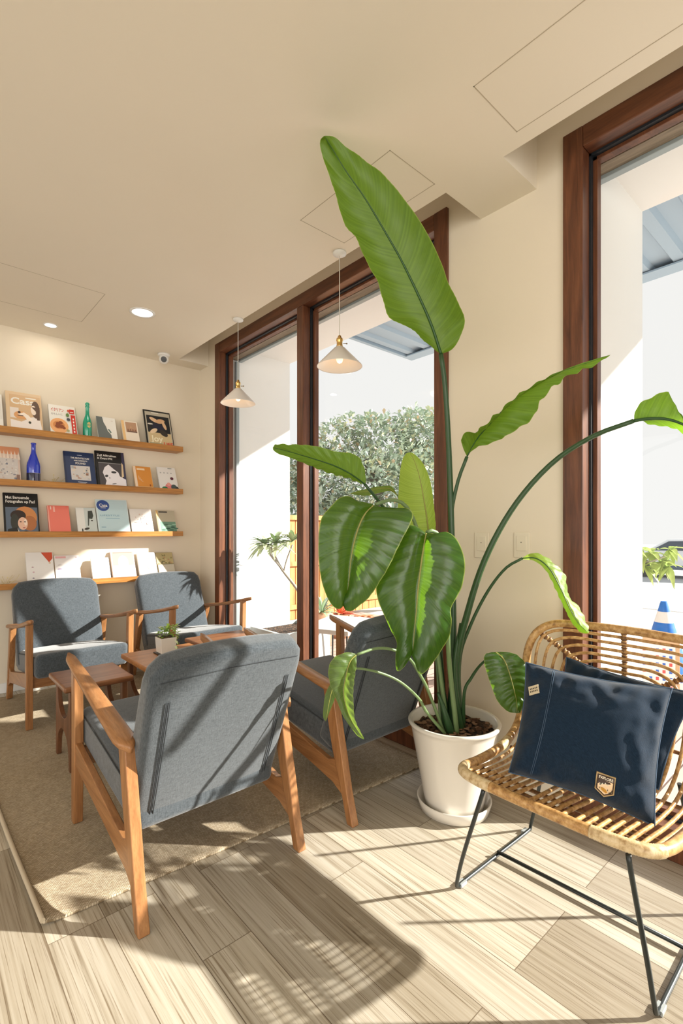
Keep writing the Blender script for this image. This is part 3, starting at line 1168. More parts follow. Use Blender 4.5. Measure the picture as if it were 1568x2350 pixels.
def a_casa(c):
    c.rect(0.10, 0.0, 0.97, 0.93, TAN)
    c.text('Casa', 0.13, 0.70, 0.70, WH, 0.16, True)
    c.rect(0.55, 0.86, 0.85, 0.885, WH)
    c.rect(0.10, 0.34, 0.34, 0.60, (232, 222, 214))
    c.ell(0.40, 0.42, 0.20, 0.10, (222, 164, 110))
    c.poly([(0.10, 0.0), (0.10, 0.30), (0.40, 0.26), (0.70, 0.40), (0.92, 0.42), (0.97, 0.10), (0.90, 0.0)], (240, 232, 228))
    c.ell(0.82, 0.60, 0.12, 0.22, BRN)
    c.ell(0.76, 0.58, 0.08, 0.12, (244, 228, 214))
    c.poly([(0.70, 0.66), (0.94, 0.66), (0.92, 0.34), (0.84, 0.34), (0.82, 0.56)], BRN)
    c.poly([(0.30, 0.44), (0.48, 0.40), (0.60, 0.28), (0.72, 0.34), (0.60, 0.44), (0.48, 0.50)], (248, 236, 224))
    c.rect(0.30, 0.40, 0.46, 0.42, BRN)
    c.ell(0.35, 0.49, 0.04, 0.03, (70, 54, 46))
    c.ell(0.63, 0.26, 0.04, 0.03, (60, 66, 50))
    c.rect(0.62, 0.0, 0.92, 0.06, (80, 72, 66))


book(16, 99, 898, 0, 'magazine', 'tan magazine with a drawn long haired figure and white lettering on the topmost ledge', 'magazine', (222, 196, 160), 0.010, a_casa)


def a_pasta(c):
    c.text('イタリアン', 0.08, 0.80, 0.48, (196, 62, 52), 0.09, True)
    c.text('おもしいに', 0.08, 0.68, 0.42, (70, 60, 56), 0.055)
    c.ell(0.34, 0.34, 0.34, 0.24, (238, 176, 120))
    c.ell(0.33, 0.36, 0.22, 0.13, (214, 140, 84))
    for (u, v, r_) in ((0.30, 0.40, 0.09), (0.40, 0.44, 0.08), (0.28, 0.32, 0.10), (0.42, 0.32, 0.10), (0.50, 0.28, 0.07)):
        c.ell(u, v, r_, r_ * 0.6, (140, 72, 40))
    for k in range(12):
        c.rect(0.06 + 0.045 * k, 0.05, 0.08 + 0.045 * k, 0.13, (206, 110, 70))
    c.rect(0.80, 0.10, 0.97, 0.72, RD)
    c.rect(0.76, 0.76, 0.95, 0.90, RD)
    c.rect(0.79, 0.80, 0.92, 0.82, WH)
    for k in range(5):
        c.rect(0.86, 0.16 + 0.10 * k, 0.91, 0.22 + 0.10 * k, WH)
    c.ell(0.68, 0.70, 0.06, 0.06, (96, 130, 70)); c.ell(0.70, 0.56, 0.07, 0.05, (70, 74, 90)); c.ell(0.64, 0.20, 0.06, 0.04, (176, 168, 120))
    c.ell(0.72, 0.84, 0.04, 0.04, (210, 90, 60)); c.rect(0.62, 0.0, 0.85, 0.05, (224, 110, 66))


book(116, 178, 928, 0, 'cookbook', 'white cookbook with red lettering, pasta dish and red side strip on the topmost ledge', 'book', WH, 0.014, a_pasta)


def a_greycut(c):
    c.poly([(0, 0), (0, 1), (0.32, 1), (0.36, 0.78), (0.46, 0.62), (0.52, 0.45), (0.68, 0.30), (0.72, 0)], (104, 112, 112))
    c.poly([(0.52, 0.52), (0.62, 0.52), (0.72, 0.40), (0.66, 0.36)], (96, 120, 114))
    c.rect(0.75, 0.86, 0.86, 0.88, (214, 200, 190))


book(226, 270, 956, 0, 'paperback', 'small paperback with jagged grey left half beside the green bottle', 'book', WH, 0.016, a_greycut)


def a_tansmall(c):
    c.rect(0.0, 0, 0.16, 1, (236, 196, 140))
    c.rect(0.24, 0.52, 0.92, 0.95, (188, 150, 122))
    c.rect(0.30, 0.52, 0.92, 0.58, (120, 92, 80))
    for k in range(4):
        c.ell(0.36 + 0.15 * k, 0.62, 0.05, 0.04, (146, 104, 84))
    c.ell(0.56, 0.74, 0.02, 0.02, (240, 200, 140))


book(284, 321, 965, 0, 'paperback', 'small cream paperback with tan picture band on top, topmost ledge', 'book', (240, 228, 212), 0.016, a_tansmall)


def a_joy(c):
    c.rect(0.05, 0.03, 0.97, 0.96, (188, 180, 162))
    c.rect(0.09, 0.38, 0.93, 0.86, (34, 36, 40))
    c.rect(0.09, 0.03, 0.93, 0.40, (206, 184, 142))
    c.rect(0.30, 0.925, 0.56, 0.945, WH)
    c.ell(0.36, 0.74, 0.18, 0.05, (226, 190, 154), rot=-0.5)
    c.ell(0.58, 0.72, 0.18, 0.06, (216, 172, 132), rot=0.2)
    c.ell(0.72, 0.62, 0.06, 0.12, (222, 184, 146), rot=0.3)
    c.ell(0.48, 0.56, 0.22, 0.09, (40, 42, 62), rot=-0.2)
    c.ell(0.30, 0.44, 0.16, 0.05, (230, 204, 170), rot=0.6)
    c.ell(0.66, 0.40, 0.17, 0.07, (58, 52, 48), rot=-0.7)
    c.ell(0.20, 0.62, 0.10, 0.02, (210, 206, 196))
    c.text('Joy', 0.18, 0.16, 0.42, (240, 230, 200), 0.16, True)
    c.text('LIFE', 0.60, 0.06, 0.36, (214, 76, 52), 0.10, True)
    c.rect(0.10, 0.04, 0.55, 0.12, (164, 160, 128))


book(337, 399, 941, 0, 'magazine', 'dark bordered magazine with dancers and large letters at the right end of topmost ledge', 'magazine', (36, 36, 36), 0.006, a_joy)


def a_town(c):
    c.rect(0, 0.80, 1, 1, (222, 156, 118))
    for k in range(9):
        u = 0.05 + 0.11 * k
        c.poly([(u, 0.66), (u + 0.04, 0.90), (u + 0.09, 0.66)], (240, 222, 206))
    c.rect(0, 0.02, 0.94, 0.68, (214, 208, 204))
    r_ = random.Random(5)
    for k in range(60):
        u, v = r_.uniform(0.03, 0.88), r_.uniform(0.04, 0.66)
        c.rect(u, v, u + r_.uniform(0.02, 0.08), v + r_.uniform(0.01, 0.05), r_.choice([(176, 170, 172), (150, 150, 160), (200, 178, 168), (230, 226, 222), (128, 132, 146)]))
    c.rect(0.86, 0.0, 0.96, 0.22, (138, 110, 100))


book(-30, 48, 1022, 1, 'book', 'large book with orange top band and pale town picture left of the blue bottle', 'book', (226, 204, 190), 0.014, a_town)


def a_poland(c):
    c.rect(0.0, 0, 0.05, 1, (28, 44, 80))
    c.rect(0.44, 0.90, 0.60, 0.915, (190, 200, 216))
    c.text('THE ARCHITECTURE', 0.22, 0.80, 0.62, WH, 0.045, True)
    c.text('AND DESIGN IN', 0.32, 0.73, 0.44, WH, 0.04, True)
    c.text('POLAND', 0.36, 0.645, 0.34, WH, 0.055, True)
    c.rect(0.19, 0.19, 0.83, 0.60, (214, 210, 208))
    r_ = random.Random(2)
    for k in range(26):
        u, v = r_.uniform(0.21, 0.74), r_.uniform(0.21, 0.54)
        c.rect(u, v, u + r_.uniform(0.03, 0.09), v + r_.uniform(0.02, 0.06), r_.choice([(190, 158, 142), (122, 130, 134), (168, 176, 184), (146, 110, 92), (226, 214, 200)]))
    c.rect(0.38, 0.12, 0.68, 0.135, (200, 206, 216)); c.rect(0.42, 0.09, 0.64, 0.10, (180, 190, 206))


book(151, 221, 1036, 1, 'book', 'navy blue hardcover with white title and small framed picture on the second ledge', 'book', NV, 0.016, a_poland)


def a_zelf(c):
    c.rect(0.90, 0, 1, 1, (62, 60, 86))
    c.text('Zelf Afdrukken', 0.06, 0.855, 0.66, WH, 0.058, True)
    c.text('in Zwart-Wit', 0.06, 0.775, 0.52, WH, 0.058, True)
    c.rect(0.08, 0.02, 0.86, 0.68, (78, 74, 78))
    c.rect(0.08, 0.675, 0.86, 0.685, (190, 190, 190))
    c.poly([(0.22, 0.02), (0.30, 0.20), (0.20, 0.42), (0.28, 0.56), (0.42, 0.64), (0.60, 0.52), (0.74, 0.44), (0.78, 0.34), (0.98, 0.26), (0.98, 0.0)], (236, 232, 238))
    c.ell(0.58, 0.44, 0.09, 0.03, (60, 60, 64)); c.ell(0.32, 0.33, 0.06, 0.03, (60, 60, 64), rot=0.5)
    c.ell(0.42, 0.28, 0.02, 0.02, (150, 146, 150)); c.ell(0.56, 0.13, 0.08, 0.012, (130, 126, 130), rot=0.2)
    c.poly([(0.84, 0.30), (0.88, 0.72), (0.93, 0.66), (0.92, 0.34)], (220, 196, 160))


book(224, 291, 1035, 1, 'book', 'black book with white title over a pale face photograph on the second ledge', 'book', BK, 0.016, a_zelf)


def a_orange(c):
    c.rect(0.0, 0, 0.14, 1, (238, 214, 190))
    c.rect(0.14, 0.16, 0.98, 1.0, (218, 146, 66))
    c.rect(0.20, 0.84, 0.64, 0.92, (240, 214, 180))
    for k in range(4):
        c.rect(0.24 + 0.06 * k, 0.44 - 0.03 * k, 0.27 + 0.06 * k, 0.60 - 0.07 * k, (226, 190, 160))
    c.rect(0.80, 0.18, 0.86, 0.26, (150, 80, 40))


book(311, 352, 1070, 1, 'paperback', 'small orange paperback with cream spine on the second ledge', 'book', (236, 200, 150), 0.016, a_orange)


def a_flower(c):
    [c.rect(0.12 + 0.19 * k, 0.74, 0.20 + 0.19 * k, 0.79, (186, 186, 186)) for k in range(4)]
    c.ell(0.50, 0.20, 0.20, 0.13, (222, 130, 130)); c.ell(0.50, 0.30, 0.10, 0.07, (232, 160, 150))
    c.ell(0.26, 0.12, 0.16, 0.08, (60, 120, 80)); c.ell(0.76, 0.18, 0.16, 0.12, (70, 84, 84))
    c.ell(0.72, 0.54, 0.09, 0.06, (96, 44, 60)); c.ell(0.92, 0.10, 0.10, 0.12, (54, 60, 62))
    c.ell(0.40, 0.05, 0.12, 0.05, (110, 160, 120)); c.rect(0.58, 0.94, 0.80, 0.97, (160, 166, 160))


book(367, 409, 1072, 1, 'paperback', 'white paperback with pink flowers and dark leaves at the right end of second ledge', 'book', (232, 230, 228), 0.016, a_flower)


def a_met(c):
    c.text('Met Beroemde', 0.06, 0.86, 0.68, WH, 0.07, True)
    c.text('Fotografen op Pad', 0.06, 0.765, 0.84, WH, 0.07, True)
    c.rect(0.05, 0.02, 0.96, 0.66, (96, 110, 128))
    c.ell(0.60, 0.42, 0.34, 0.26, (206, 138, 84))
    c.ell(0.72, 0.28, 0.20, 0.18, (176, 112, 70))
    c.ell(0.40, 0.46, 0.22, 0.13, (54, 42, 40))
    c.ell(0.30, 0.30, 0.12, 0.20, (58, 60, 56))
    c.ell(0.52, 0.27, 0.14, 0.15, (232, 190, 166))
    c.ell(0.60, 0.30, 0.05, 0.08, (244, 222, 206))
    c.ell(0.46, 0.31, 0.03, 0.012, (70, 50, 44)); c.ell(0.58, 0.31, 0.03, 0.012, (70, 50, 44)); c.ell(0.55, 0.17, 0.04, 0.012, (176, 84, 76))
    c.poly([(0.06, 0.02), (0.10, 0.14), (0.34, 0.18), (0.42, 0.06), (0.60, 0.10), (0.90, 0.04), (0.90, 0.02)], (40, 42, 44))
    c.poly([(0.36, 0.16), (0.40, 0.02), (0.45, 0.02)], (220, 216, 206))


book(10, 91, 1131, 2, 'book', 'large black book with curly haired portrait under white title on the third ledge', 'book', BK, 0.018, a_met)


def a_red(c):
    c.rect(0.0, 0, 0.05, 1, (246, 176, 160)); c.rect(0.12, 0.86, 0.18, 0.97, (250, 214, 204)); c.rect(0.26, 0.78, 0.34, 0.97, (250, 190, 176)); c.rect(0.86, 0.95, 0.98, 0.98, (232, 120, 104))


book(113, 163, 1160, 2, 'book', 'plain coral red book on the third ledge', 'book', (240, 128, 112), 0.018, a_red)


def a_wine(c):
    c.rect(0.40, 0.0, 1.0, 1.0, (206, 216, 214))
    c.poly([(0.56, 0.60), (0.60, 0.88), (0.82, 0.90), (0.86, 0.70), (0.78, 0.58)], (62, 70, 66))
    c.poly([(0.56, 0.62), (0.64, 0.62), (0.58, 0.34), (0.52, 0.32)], (84, 92, 88))
    c.ell(0.46, 0.22, 0.14, 0.04, (70, 66, 60), rot=0.3); c.ell(0.76, 0.52, 0.05, 0.03, (70, 70, 66)); c.rect(0.20, 0.0, 0.26, 0.22, (50, 56, 54))


book(179, 224, 1165, 2, 'paperback', 'pale grey paperback with dark silhouette on the third ledge', 'book', (236, 236, 232), 0.016, a_wine)


def a_blue(c):
    c.rect(0.04, 0.0, 0.98, 0.98, (196, 222, 230))
    c.ell(0.22, 0.82, 0.20, 0.155, (62, 90, 158), 28)
    c.text('Casa', 0.10, 0.79, 0.26, WH, 0.085, True)
    c.rect(0.14, 0.745, 0.30, 0.76, WH)
    c.text('LIFESTYLE', 0.10, 0.52, 0.60, (110, 160, 186), 0.045)
    c.rect(0.26, 0.45, 0.70, 0.463, (130, 174, 196)); c.rect(0.10, 0.20, 0.24, 0.215, (120, 160, 184))


book(226, 299, 1146, 2, 'magazine', 'pale blue magazine with dark blue oval badge on the third ledge', 'magazine', (216, 232, 236), 0.008, a_blue)


def a_branch(c):
    c.rect(0.14, 0.45, 0.90, 0.465, (150, 140, 140)); c.rect(0.46, 0.32, 0.48, 0.66, (130, 120, 124))
    r_ = random.Random(4)
    for k in range(18):
        a = r_.uniform(0, 6.28); q = r_.uniform(0.12, 0.34)
        c.ell(0.50 + q * math.cos(a), 0.50 + q * 0.9 * math.sin(a), 0.03, 0.02, r_.choice([(214, 196, 190), (196, 178, 176), (226, 200, 186), (206, 206, 196)]), 8)
    c.ell(0.78, 0.42, 0.08, 0.05, (216, 180, 170), 12)


book(303, 353, 1168, 2, 'paperback', 'white paperback with thin crossed twig drawing on the third ledge', 'book', (238, 234, 230), 0.016, a_branch)


def a_sea(c):
    c.rect(0, 0, 0.10, 1, (226, 190, 130)); c.rect(0.10, 0.52, 0.98, 0.99, (188, 180, 158))
    c.rect(0.14, 0.90, 0.60, 0.95, (60, 58, 56))
    c.rect(0.14, 0.10, 0.96, 0.52, (110, 150, 130))
    for k in range(9):
        c.ell(0.26 + 0.085 * k, 0.18 + 0.28 * ((k * 7) % 5) / 5, 0.12, 0.03, [(52, 92, 78), (150, 190, 168), (78, 118, 100)][k % 3], 12)
    c.rect(0.14, 0.10, 0.96, 0.13, (46, 70, 64))


book(364, 407, 1171, 2, 'paperback', 'grey green paperback with rippled water picture at the right end of third ledge', 'book', (206, 196, 176), 0.016, a_sea)


def a_redcorner(c):
    c.poly([(0.56, 0.99), (0.98, 0.99), (0.98, 0.80), (0.84, 0.68)], (210, 88, 60))
    for k, (u, v) in enumerate(((0.22, 0.55), (0.24, 0.40), (0.22, 0.22), (0.86, 0.66), (0.78, 0.06))):
        c.ell(u, v, 0.04, 0.02, [(190, 160, 170), (214, 180, 190), (150, 146, 160), (220, 190, 150), (170, 190, 150)][k], 10)
    c.ell(0.60, 0.04, 0.10, 0.04, (226, 110, 110), 14)


book(63, 126, 1268, 3, 'book', 'white book with red triangle in its upper corner on the lowest ledge', 'book', (238, 236, 234), 0.02, a_redcorner)


def a_recipe(c):
    c.rect(0.04, 0.90, 0.46, 0.97, (232, 178, 180))
    for k in range(5):
        c.ell(0.88, 0.92 - 0.19 * k, 0.04, 0.02, (206, 186, 190), 10)
    c.ell(0.18, 0.52, 0.10, 0.03, (184, 172, 196), 12); c.ell(0.20, 0.66, 0.10, 0.02, (210, 206, 204), 12); c.rect(0.06, 0.06, 0.50, 0.20, (222, 206, 216))


book(129, 186, 1275, 3, 'book', 'white book with pink band top left on the lowest ledge', 'book', (238, 235, 234), 0.012, a_recipe)


def a_plainw(c):
    for k in range(5):
        c.rect(0.22, 0.80 - 0.12 * k, 0.86, 0.807 - 0.12 * k, (220, 218, 220))


book(213, 254, 1280, 3, 'paperback', 'blank looking white paperback between two wider books on the lowest ledge', 'book', (240, 238, 236), 0.02, a_plainw)


def a_arch(c):
    c.rect(0.05, 0.50, 0.97, 0.98, (236, 150, 138)); c.rect(0.05, 0.02, 0.97, 0.50, (214, 222, 232))
    c.rect(0.10, 0.93, 0.92, 0.95, (206, 110, 100))
    c.ell(0.50, 0.62, 0.22, 0.22, (240, 236, 230)); c.rect(0.28, 0.20, 0.72, 0.62, (240, 236, 230)); c.ell(0.50, 0.22, 0.28, 0.10, (230, 226, 216))
    for k in range(4):
        c.rect(0.42, 0.30 + 0.09 * k, 0.58, 0.34 + 0.09 * k, (206, 206, 196))
    c.ell(0.18, 0.40, 0.06, 0.06, (180, 196, 216)); c.ell(0.84, 0.40, 0.06, 0.08, (180, 196, 216))


book(260, 313, 1265, 3, 'book', 'pink and pale blue book with white arch shape on the lowest ledge', 'book', (244, 214, 206), 0.02, a_arch)


def a_sketch(c):
    r_ = random.Random(9)
    for k in range(16):
        u, v = r_.uniform(0.35, 0.8), r_.uniform(0.3, 0.85)
        c.rect(u, v, u + 0.03, v + 0.06, (204, 200, 200))
    c.rect(0.05, 0.02, 0.95, 0.20, (238, 206, 176)); c.rect(0.80, 0.10, 0.88, 0.15, (224, 160, 110))


book(321, 362, 1268, 3, 'paperback', 'pale paperback with peach foot band and faint pencil marks on the lowest ledge', 'book', (232, 228, 224), 0.022, a_sketch)


def a_forest(c):
    c.rect(0.02, 0.52, 0.98, 0.98, (190, 176, 128))
    r_ = random.Random(11)
    for k in range(24):
        u, v = r_.uniform(0.06, 0.90), r_.uniform(0.54, 0.92)
        c.ell(u, v, 0.06, 0.03, r_.choice([(150, 142, 96), (206, 192, 140), (132, 128, 92), (190, 150, 110)]), 8, rot=r_.uniform(0, 3))
    c.rect(0.02, 0.50, 0.98, 0.53, (120, 116, 84)); c.rect(0.02, 0.0, 0.98, 0.50, (206, 198, 180))


book(364, 402, 1268, 3, 'paperback', 'paperback with olive leaf pattern top half at the right end of lowest ledge', 'book', (176, 160, 130), 0.014, a_forest, depth=0.002)


def bottle(px, ledge, prof, mats, label, name='bottle', lab=None):
    zt, zb = LIP[ledge]
    y = 4.12
    x = on_y(px, 1200, y).x
    b = MB(); b.lathe(prof, 36)
    o = b.build(name, mats[0])
    o.location = (x, y, zb + 0.0165)
    tag(o, label, 'bottle')
    if lab:
        lab(o)
    return o


def green_label(o):
    b = MB()
    R0 = 0.0313
    c0 = -PI / 2 + 0.15
    pts = []
    for k in range(24):
        a = 2 * PI * k / 24
        th = c0 + 0.45 * math.cos(a)
        pts.append((R0 * math.cos(th), R0 * math.sin(th), 0.117 + 0.022 * math.sin(a)))
    ctr = (R0 * 1.01 * math.cos(c0), R0 * 1.01 * math.sin(c0), 0.117)
    b.add([ctr] + pts, [(0, k + 1, (k + 1) % 24 + 1) for k in range(24)], 0)
    b.build('label', ink(206, 186, 120), o)


bottle(200.5, 0, [(0, 0), (0.029, 0), (0.031, 0.004), (0.031, 0.130), (0.028, 0.150), (0.016, 0.190), (0.0135, 0.205), (0.0125, 0.250), (0.0155, 0.256), (0.0155, 0.262), (0.012, 0.266), (0.0155, 0.275), (0.0155, 0.284), (0.009, 0.292), (0, 0.293)],
       [plain('teal_green_glass', (0.0, 0.34, 0.20), 0.12, spec=0.7, coat=0.6)], 'teal green glass bottle with round tan label on the topmost ledge', lab=green_label)


def blue_label(o):
    b = MB()
    vs, fs = [], []
    R0 = 0.0435
    for i in range(9):
        th = -PI / 2 - 0.15 + 1.1 * i / 8
        for z in (0.020, 0.085):
            vs.append((R0 * math.cos(th), R0 * math.sin(th), z))
    fs = [(2 * i, 2 * i + 2, 2 * i + 3, 2 * i + 1) for i in range(8)]
    b.add(vs, fs, 0, True)
    b.build('label', ink(170, 166, 186), o)
    b = MB(); b.lathe([(0.0434, 0.004), (0.0436, 0.006), (0.0436, 0.082), (0.0433, 0.084)], 36)
    b.build('dark_band', plain('deep_navy_glass', (0.004, 0.008, 0.05), 0.12, coat=0.6), o)


bottle(77, 1, [(0, 0), (0.041, 0), (0.043, 0.004), (0.043, 0.135), (0.040, 0.155), (0.026, 0.200), (0.017, 0.228), (0.0145, 0.245), (0.0140, 0.290), (0.0170, 0.292), (0.0170, 0.302), (0.010, 0.303), (0, 0.303)],
       [plain('cobalt_blue_glass', (0.0, 0.035, 0.55), 0.08, spec=0.8, coat=0.8)], 'cobalt blue glass bottle on the second ledge', lab=blue_label)


def sprig(px, ledge, label, seed, colr):
    zt, zb = LIP[ledge]
    y = 4.12
    x = on_y(px, 1200, y).x
    r_ = random.Random(seed)
    b = MB()
    for k in range(13):
        a = r_.uniform(0, 2 * PI)
        e = Vector((math.cos(a) * r_.uniform(0.02, 0.060), math.sin(a) * 0.03, r_.uniform(0.02, 0.075)))
        pts = catmull([(0, 0, 0.002), e * 0.55 + Vector((0, 0, 0.012)), e], 8)
        b.tube(pts, 0.0012, 5)
        small_leaf(b, e, e, 0.018, 0.008, 0, 0.4)
    b.tube(catmull([(0.02, 0, 0.01), (0.045, 0, 0.030), (0.070, -0.01, 0.060), (0.082, -0.01, 0.085)], 10), 0.0014, 5)
    o = b.build('dried_sprig', colr)
    o.location = (x, y, zb + 0.0165)
    tag(o, label, 'dried plant')


sprig(123, 1, 'dried straw coloured sprig lying beside the navy book on the second ledge', 1, plain('straw', (0.62, 0.52, 0.26), 0.8))
sprig(12, 3, 'small pale dried sprig at the left end of the lowest ledge', 5, plain('pale_straw', (0.72, 0.62, 0.34), 0.8))

# ---------------------------------------------------------------- big potted plant
POT = Vector((1.705, 1.214, 0.0))
b = MB()
b.lathe([(0, 0.002), (0.128, 0.002), (0.140, 0.006), (0.152, 0.048), (0.149, 0.052), (0.145, 0.050), (0.133, 0.014), (0, 0.012)], 64)
sau = b.build('plant_saucer', CERAMIC); sau.location = POT
tag(sau, 'round white glazed saucer on the plank floor under the big pot', 'saucer')
plant = thing('potted_plant', 'large bird of paradise plant with long arching leaves in tall white pot', 'potted plant', POT + Vector((0, 0, 0.0145)))
PO = plant.location.copy()
b = MB()
b.lathe([(0, 0), (0.112, 0), (0.118, 0.004), (0.124, 0.04), (0.175, 0.318), (0.182, 0.336), (0.187, 0.340), (0.189, 0.348), (0.185, 0.354), (0.176, 0.354), (0.171, 0.345), (0.168, 0.300), (0, 0.296)], 72)
b.build('pot', CERAMIC, plant)
b = MB()
vs, fs = [(0, 0, 0.310)], []
rr = random.Random(1)
for i in range(1, 9):
    for k in range(48):
        r_ = 0.1715 * i / 8
        a = 2 * PI * k / 48
        vs.append((r_ * math.cos(a), r_ * math.sin(a), 0.308 + rr.uniform(-0.004, 0.008)))
fs += [(0, 1 + k, 1 + (k + 1) % 48) for k in range(48)]
for i in range(7):
    for k in range(48):
        a0 = 1 + i * 48
        fs.append((a0 + k, a0 + 48 + k, a0 + 48 + (k + 1) % 48, a0 + (k + 1) % 48))
b.add(vs, fs, 0, False)
so = b.build('soil', SOIL, plant)
b = MB()
for k in range(120):
    a, r_ = rr.uniform(0, 6.28), 0.16 * math.sqrt(rr.random())
    c_ = Vector((r_ * math.cos(a), r_ * math.sin(a), 0.316 + rr.uniform(0, 0.006)))
    q = Matrix.Rotation(rr.uniform(0, 3), 4, 'Z') @ Matrix.Rotation(rr.uniform(-0.5, 0.5), 4, 'X')
    sx, sy, sz = rr.uniform(0.006, 0.013), rr.uniform(0.004, 0.007), 0.0022
    pts = [c_ + q @ Vector((x * sx, y * sy, z * sz)) for z in (-1, 1) for x, y in ((-1, -1), (1, -1), (1, 1), (-1, 1))]
    b.hexa(pts, k % 2)
b.build('bark_chips', [plain('bark_brown', (0.10, 0.045, 0.02), 0.9), plain('bark_tan', (0.25, 0.14, 0.08), 0.9)], plant)['kind'] = 'stuff'


def leafblade(stalk_o, M, Lp, Rp, mats, dl=0.0, dr=0.0, bulge=0.02, ribr=0.005, wav=0.004, nv=56, nu=9, wavn=11, rib_side=-1):
    """blade between three outlines (pixel x, pixel y, distance): midrib, left and right edge"""
    def toW(P, dd, d0, d1):
        out = []
        for i, p in enumerate(P):
            u = i / (len(P) - 1)
            if len(p) == 3:
                d = p[2]
            else:
                d = d0 + (d1 - d0) * u
            out.append(at(p[0], p[1], d + dd * math.sin(PI * u)))
        return out
    d0, d1 = M[0][2], M[-1][2]
    # fill missing distances of the midrib by index
    dm = [p[2] if len(p) == 3 else None for p in M]
    ks = [i for i, v in enumerate(dm) if v is not None]
    for i in range(len(M)):
        if dm[i] is None:
            a = max(k for k in ks if k < i); c_ = min(k for k in ks if k > i)
            dm[i] = dm[a] + (dm[c_] - dm[a]) * (i - a) / (c_ - a)
    Mw = [at(p[0], p[1], d) for p, d in zip(M, dm)]
    Mw = catmull(Mw, nv)
    def dist_at(u):
        v = Mw[min(nv, int(round(u * nv)))]
        return v.x * _s + v.y * _c
    def edge(P, dd):
        # distance follows the midrib at the same share of the length
        out = []
        for i, p in enumerate(P):
            u = i / (len(P) - 1)
            out.append(at(p[0], p[1], dist_at(u) + dd * math.sin(PI * min(1, max(0, u))) ** 0.7))
        return catmull(out, nv)
    Le, Re = edge(Lp, dl), edge(Rp, dr)
    b = MB()
    cols = []
    for i in range(nv + 1):
        m, le, re = Mw[i], Le[i], Re[i]
        u = i / nv
        tan = (Mw[min(nv, i + 1)] - Mw[max(0, i - 1)]).normalized()
        row = []
        for k in range(-nu, nu + 1):
            a = abs(k) / nu
            e = le if k < 0 else re
            p = m.lerp(e, a)
            s_ = (e - m)
            nn = tan.cross(s_)
            if k < 0:
                nn = -nn
            if nn.length > 1e-6:
                nn.normalize()
                toC = (Vector((0, 0, CAMH)) - p)
                if nn.dot(toC) < 0:
                    nn = -nn
            wl = s_.length
            p = p + nn * (bulge * math.sin(PI * a) * min(1, wl / 0.1)
                          + wav * math.sin(wavn * 2 * PI * (u - 0.12 * a) + (0 if k < 0 else 1.3)) * a * min(1, wl / 0.05)
                          + 0.0016 * math.sin(46 * 2 * PI * (u - 0.14 * a)) * min(1, a * 5) * min(1, wl / 0.05))
            row.append(p)
        cols.append(row)
    W_ = 2 * nu + 1
    vs = [p for row in cols for p in row]
    fs = [(i * W_ + k, i * W_ + k + 1, (i + 1) * W_ + k + 1, (i + 1) * W_ + k) for i in range(nv) for k in range(W_ - 1)]
    b.add(vs, fs, 0, True)
    for i in range(nv + 1):
        for k in range(W_):
            b.uv[i * W_ + k] = (k / (W_ - 1), i / nv)
    toC = (Vector((0, 0, CAMH)) - Mw[nv // 2]).normalized()
    b.tube([p + toC * 0.0015 for p in Mw[:-1]], [ribr * (1 - 0.85 * i / nv) for i in range(nv)], 7, 1, flat=1.0)
    o = b.build('leaf', mats, stalk_o, origin=PO)
    return o


def stalk(pts, r0, r1, mat, n=34):
    P = [at(*p) if len(p) == 3 and p[0] > 20 else Vector(p) for p in pts]
    Q = catmull(P, n)
    b = MB()
    b.tube(Q, [r0 + (r1 - r0) * (i / n) for i in range(n + 1)], 10)
    return b.build('stalk', mat, plant, origin=PO)


base = PO + Vector((-0.006, -0.005, 0.300))


def bs(dx, dy, z=0.30):
    return tuple(PO + Vector((dx, dy, z)))


# A: the tall upright leaf
s = stalk([bs(-0.01, 0.0), (1040, 1450, 2.02), (1036, 1200, 2.03), (1029, 1000, 2.04), (1021, 880, 2.02), (1012, 812, 1.99)], 0.017, 0.010, STALK)
leafblade(s, [(1012, 812, 1.99), (990, 745), (957, 670), (920, 595), (880, 525), (838, 455), (796, 395), (765, 345), (744, 312, 1.745)],
          [(1008, 810), (985, 792), (940, 752), (893, 727), (868, 650), (840, 598), (818, 548), (790, 512), (772, 452), (755, 400), (738, 352), (736, 322), (744, 312)],
          [(1014, 812), (1040, 800), (1060, 765), (1067, 735), (1055, 700), (1030, 650), (1008, 590), (975, 525), (938, 470), (885, 405), (838, 368), (800, 340), (768, 316), (752, 311), (744, 312)],
          [LEAF, RIBG], dl=-0.03, dr=-0.05, bulge=-0.018, ribr=0.006, wav=0.0035, nv=90)
# B: upper right leaf with folded blade
s = stalk([bs(0.015, 0.01), (1030, 1400, 2.03), (1035, 1200, 2.04), (1050, 1110, 2.02), (1072, 1048, 1.99)], 0.011, 0.007, STALK)
leafblade(s, [(1072, 1048, 1.99), (1095, 1008), (1119, 979), (1150, 946), (1190, 910), (1250, 873), (1299, 850), (1350, 832), (1402, 814, 1.66)],
          [(1071, 1046), (1062, 1025), (1059, 1005), (1068, 994), (1095, 990), (1111, 976), (1135, 955), (1188, 908), (1248, 870), (1298, 847), (1350, 829), (1402, 814)],
          [(1073, 1046), (1092, 1028), (1125, 1018), (1160, 1002), (1190, 983), (1218, 965), (1230, 945), (1242, 920), (1258, 900), (1280, 880), (1310, 860), (1355, 843), (1385, 826), (1402, 814)],
          [LEAF, RIBG], dl=0.02, dr=-0.07, bulge=0.010, ribr=0.003, wav=0.006, nv=64)
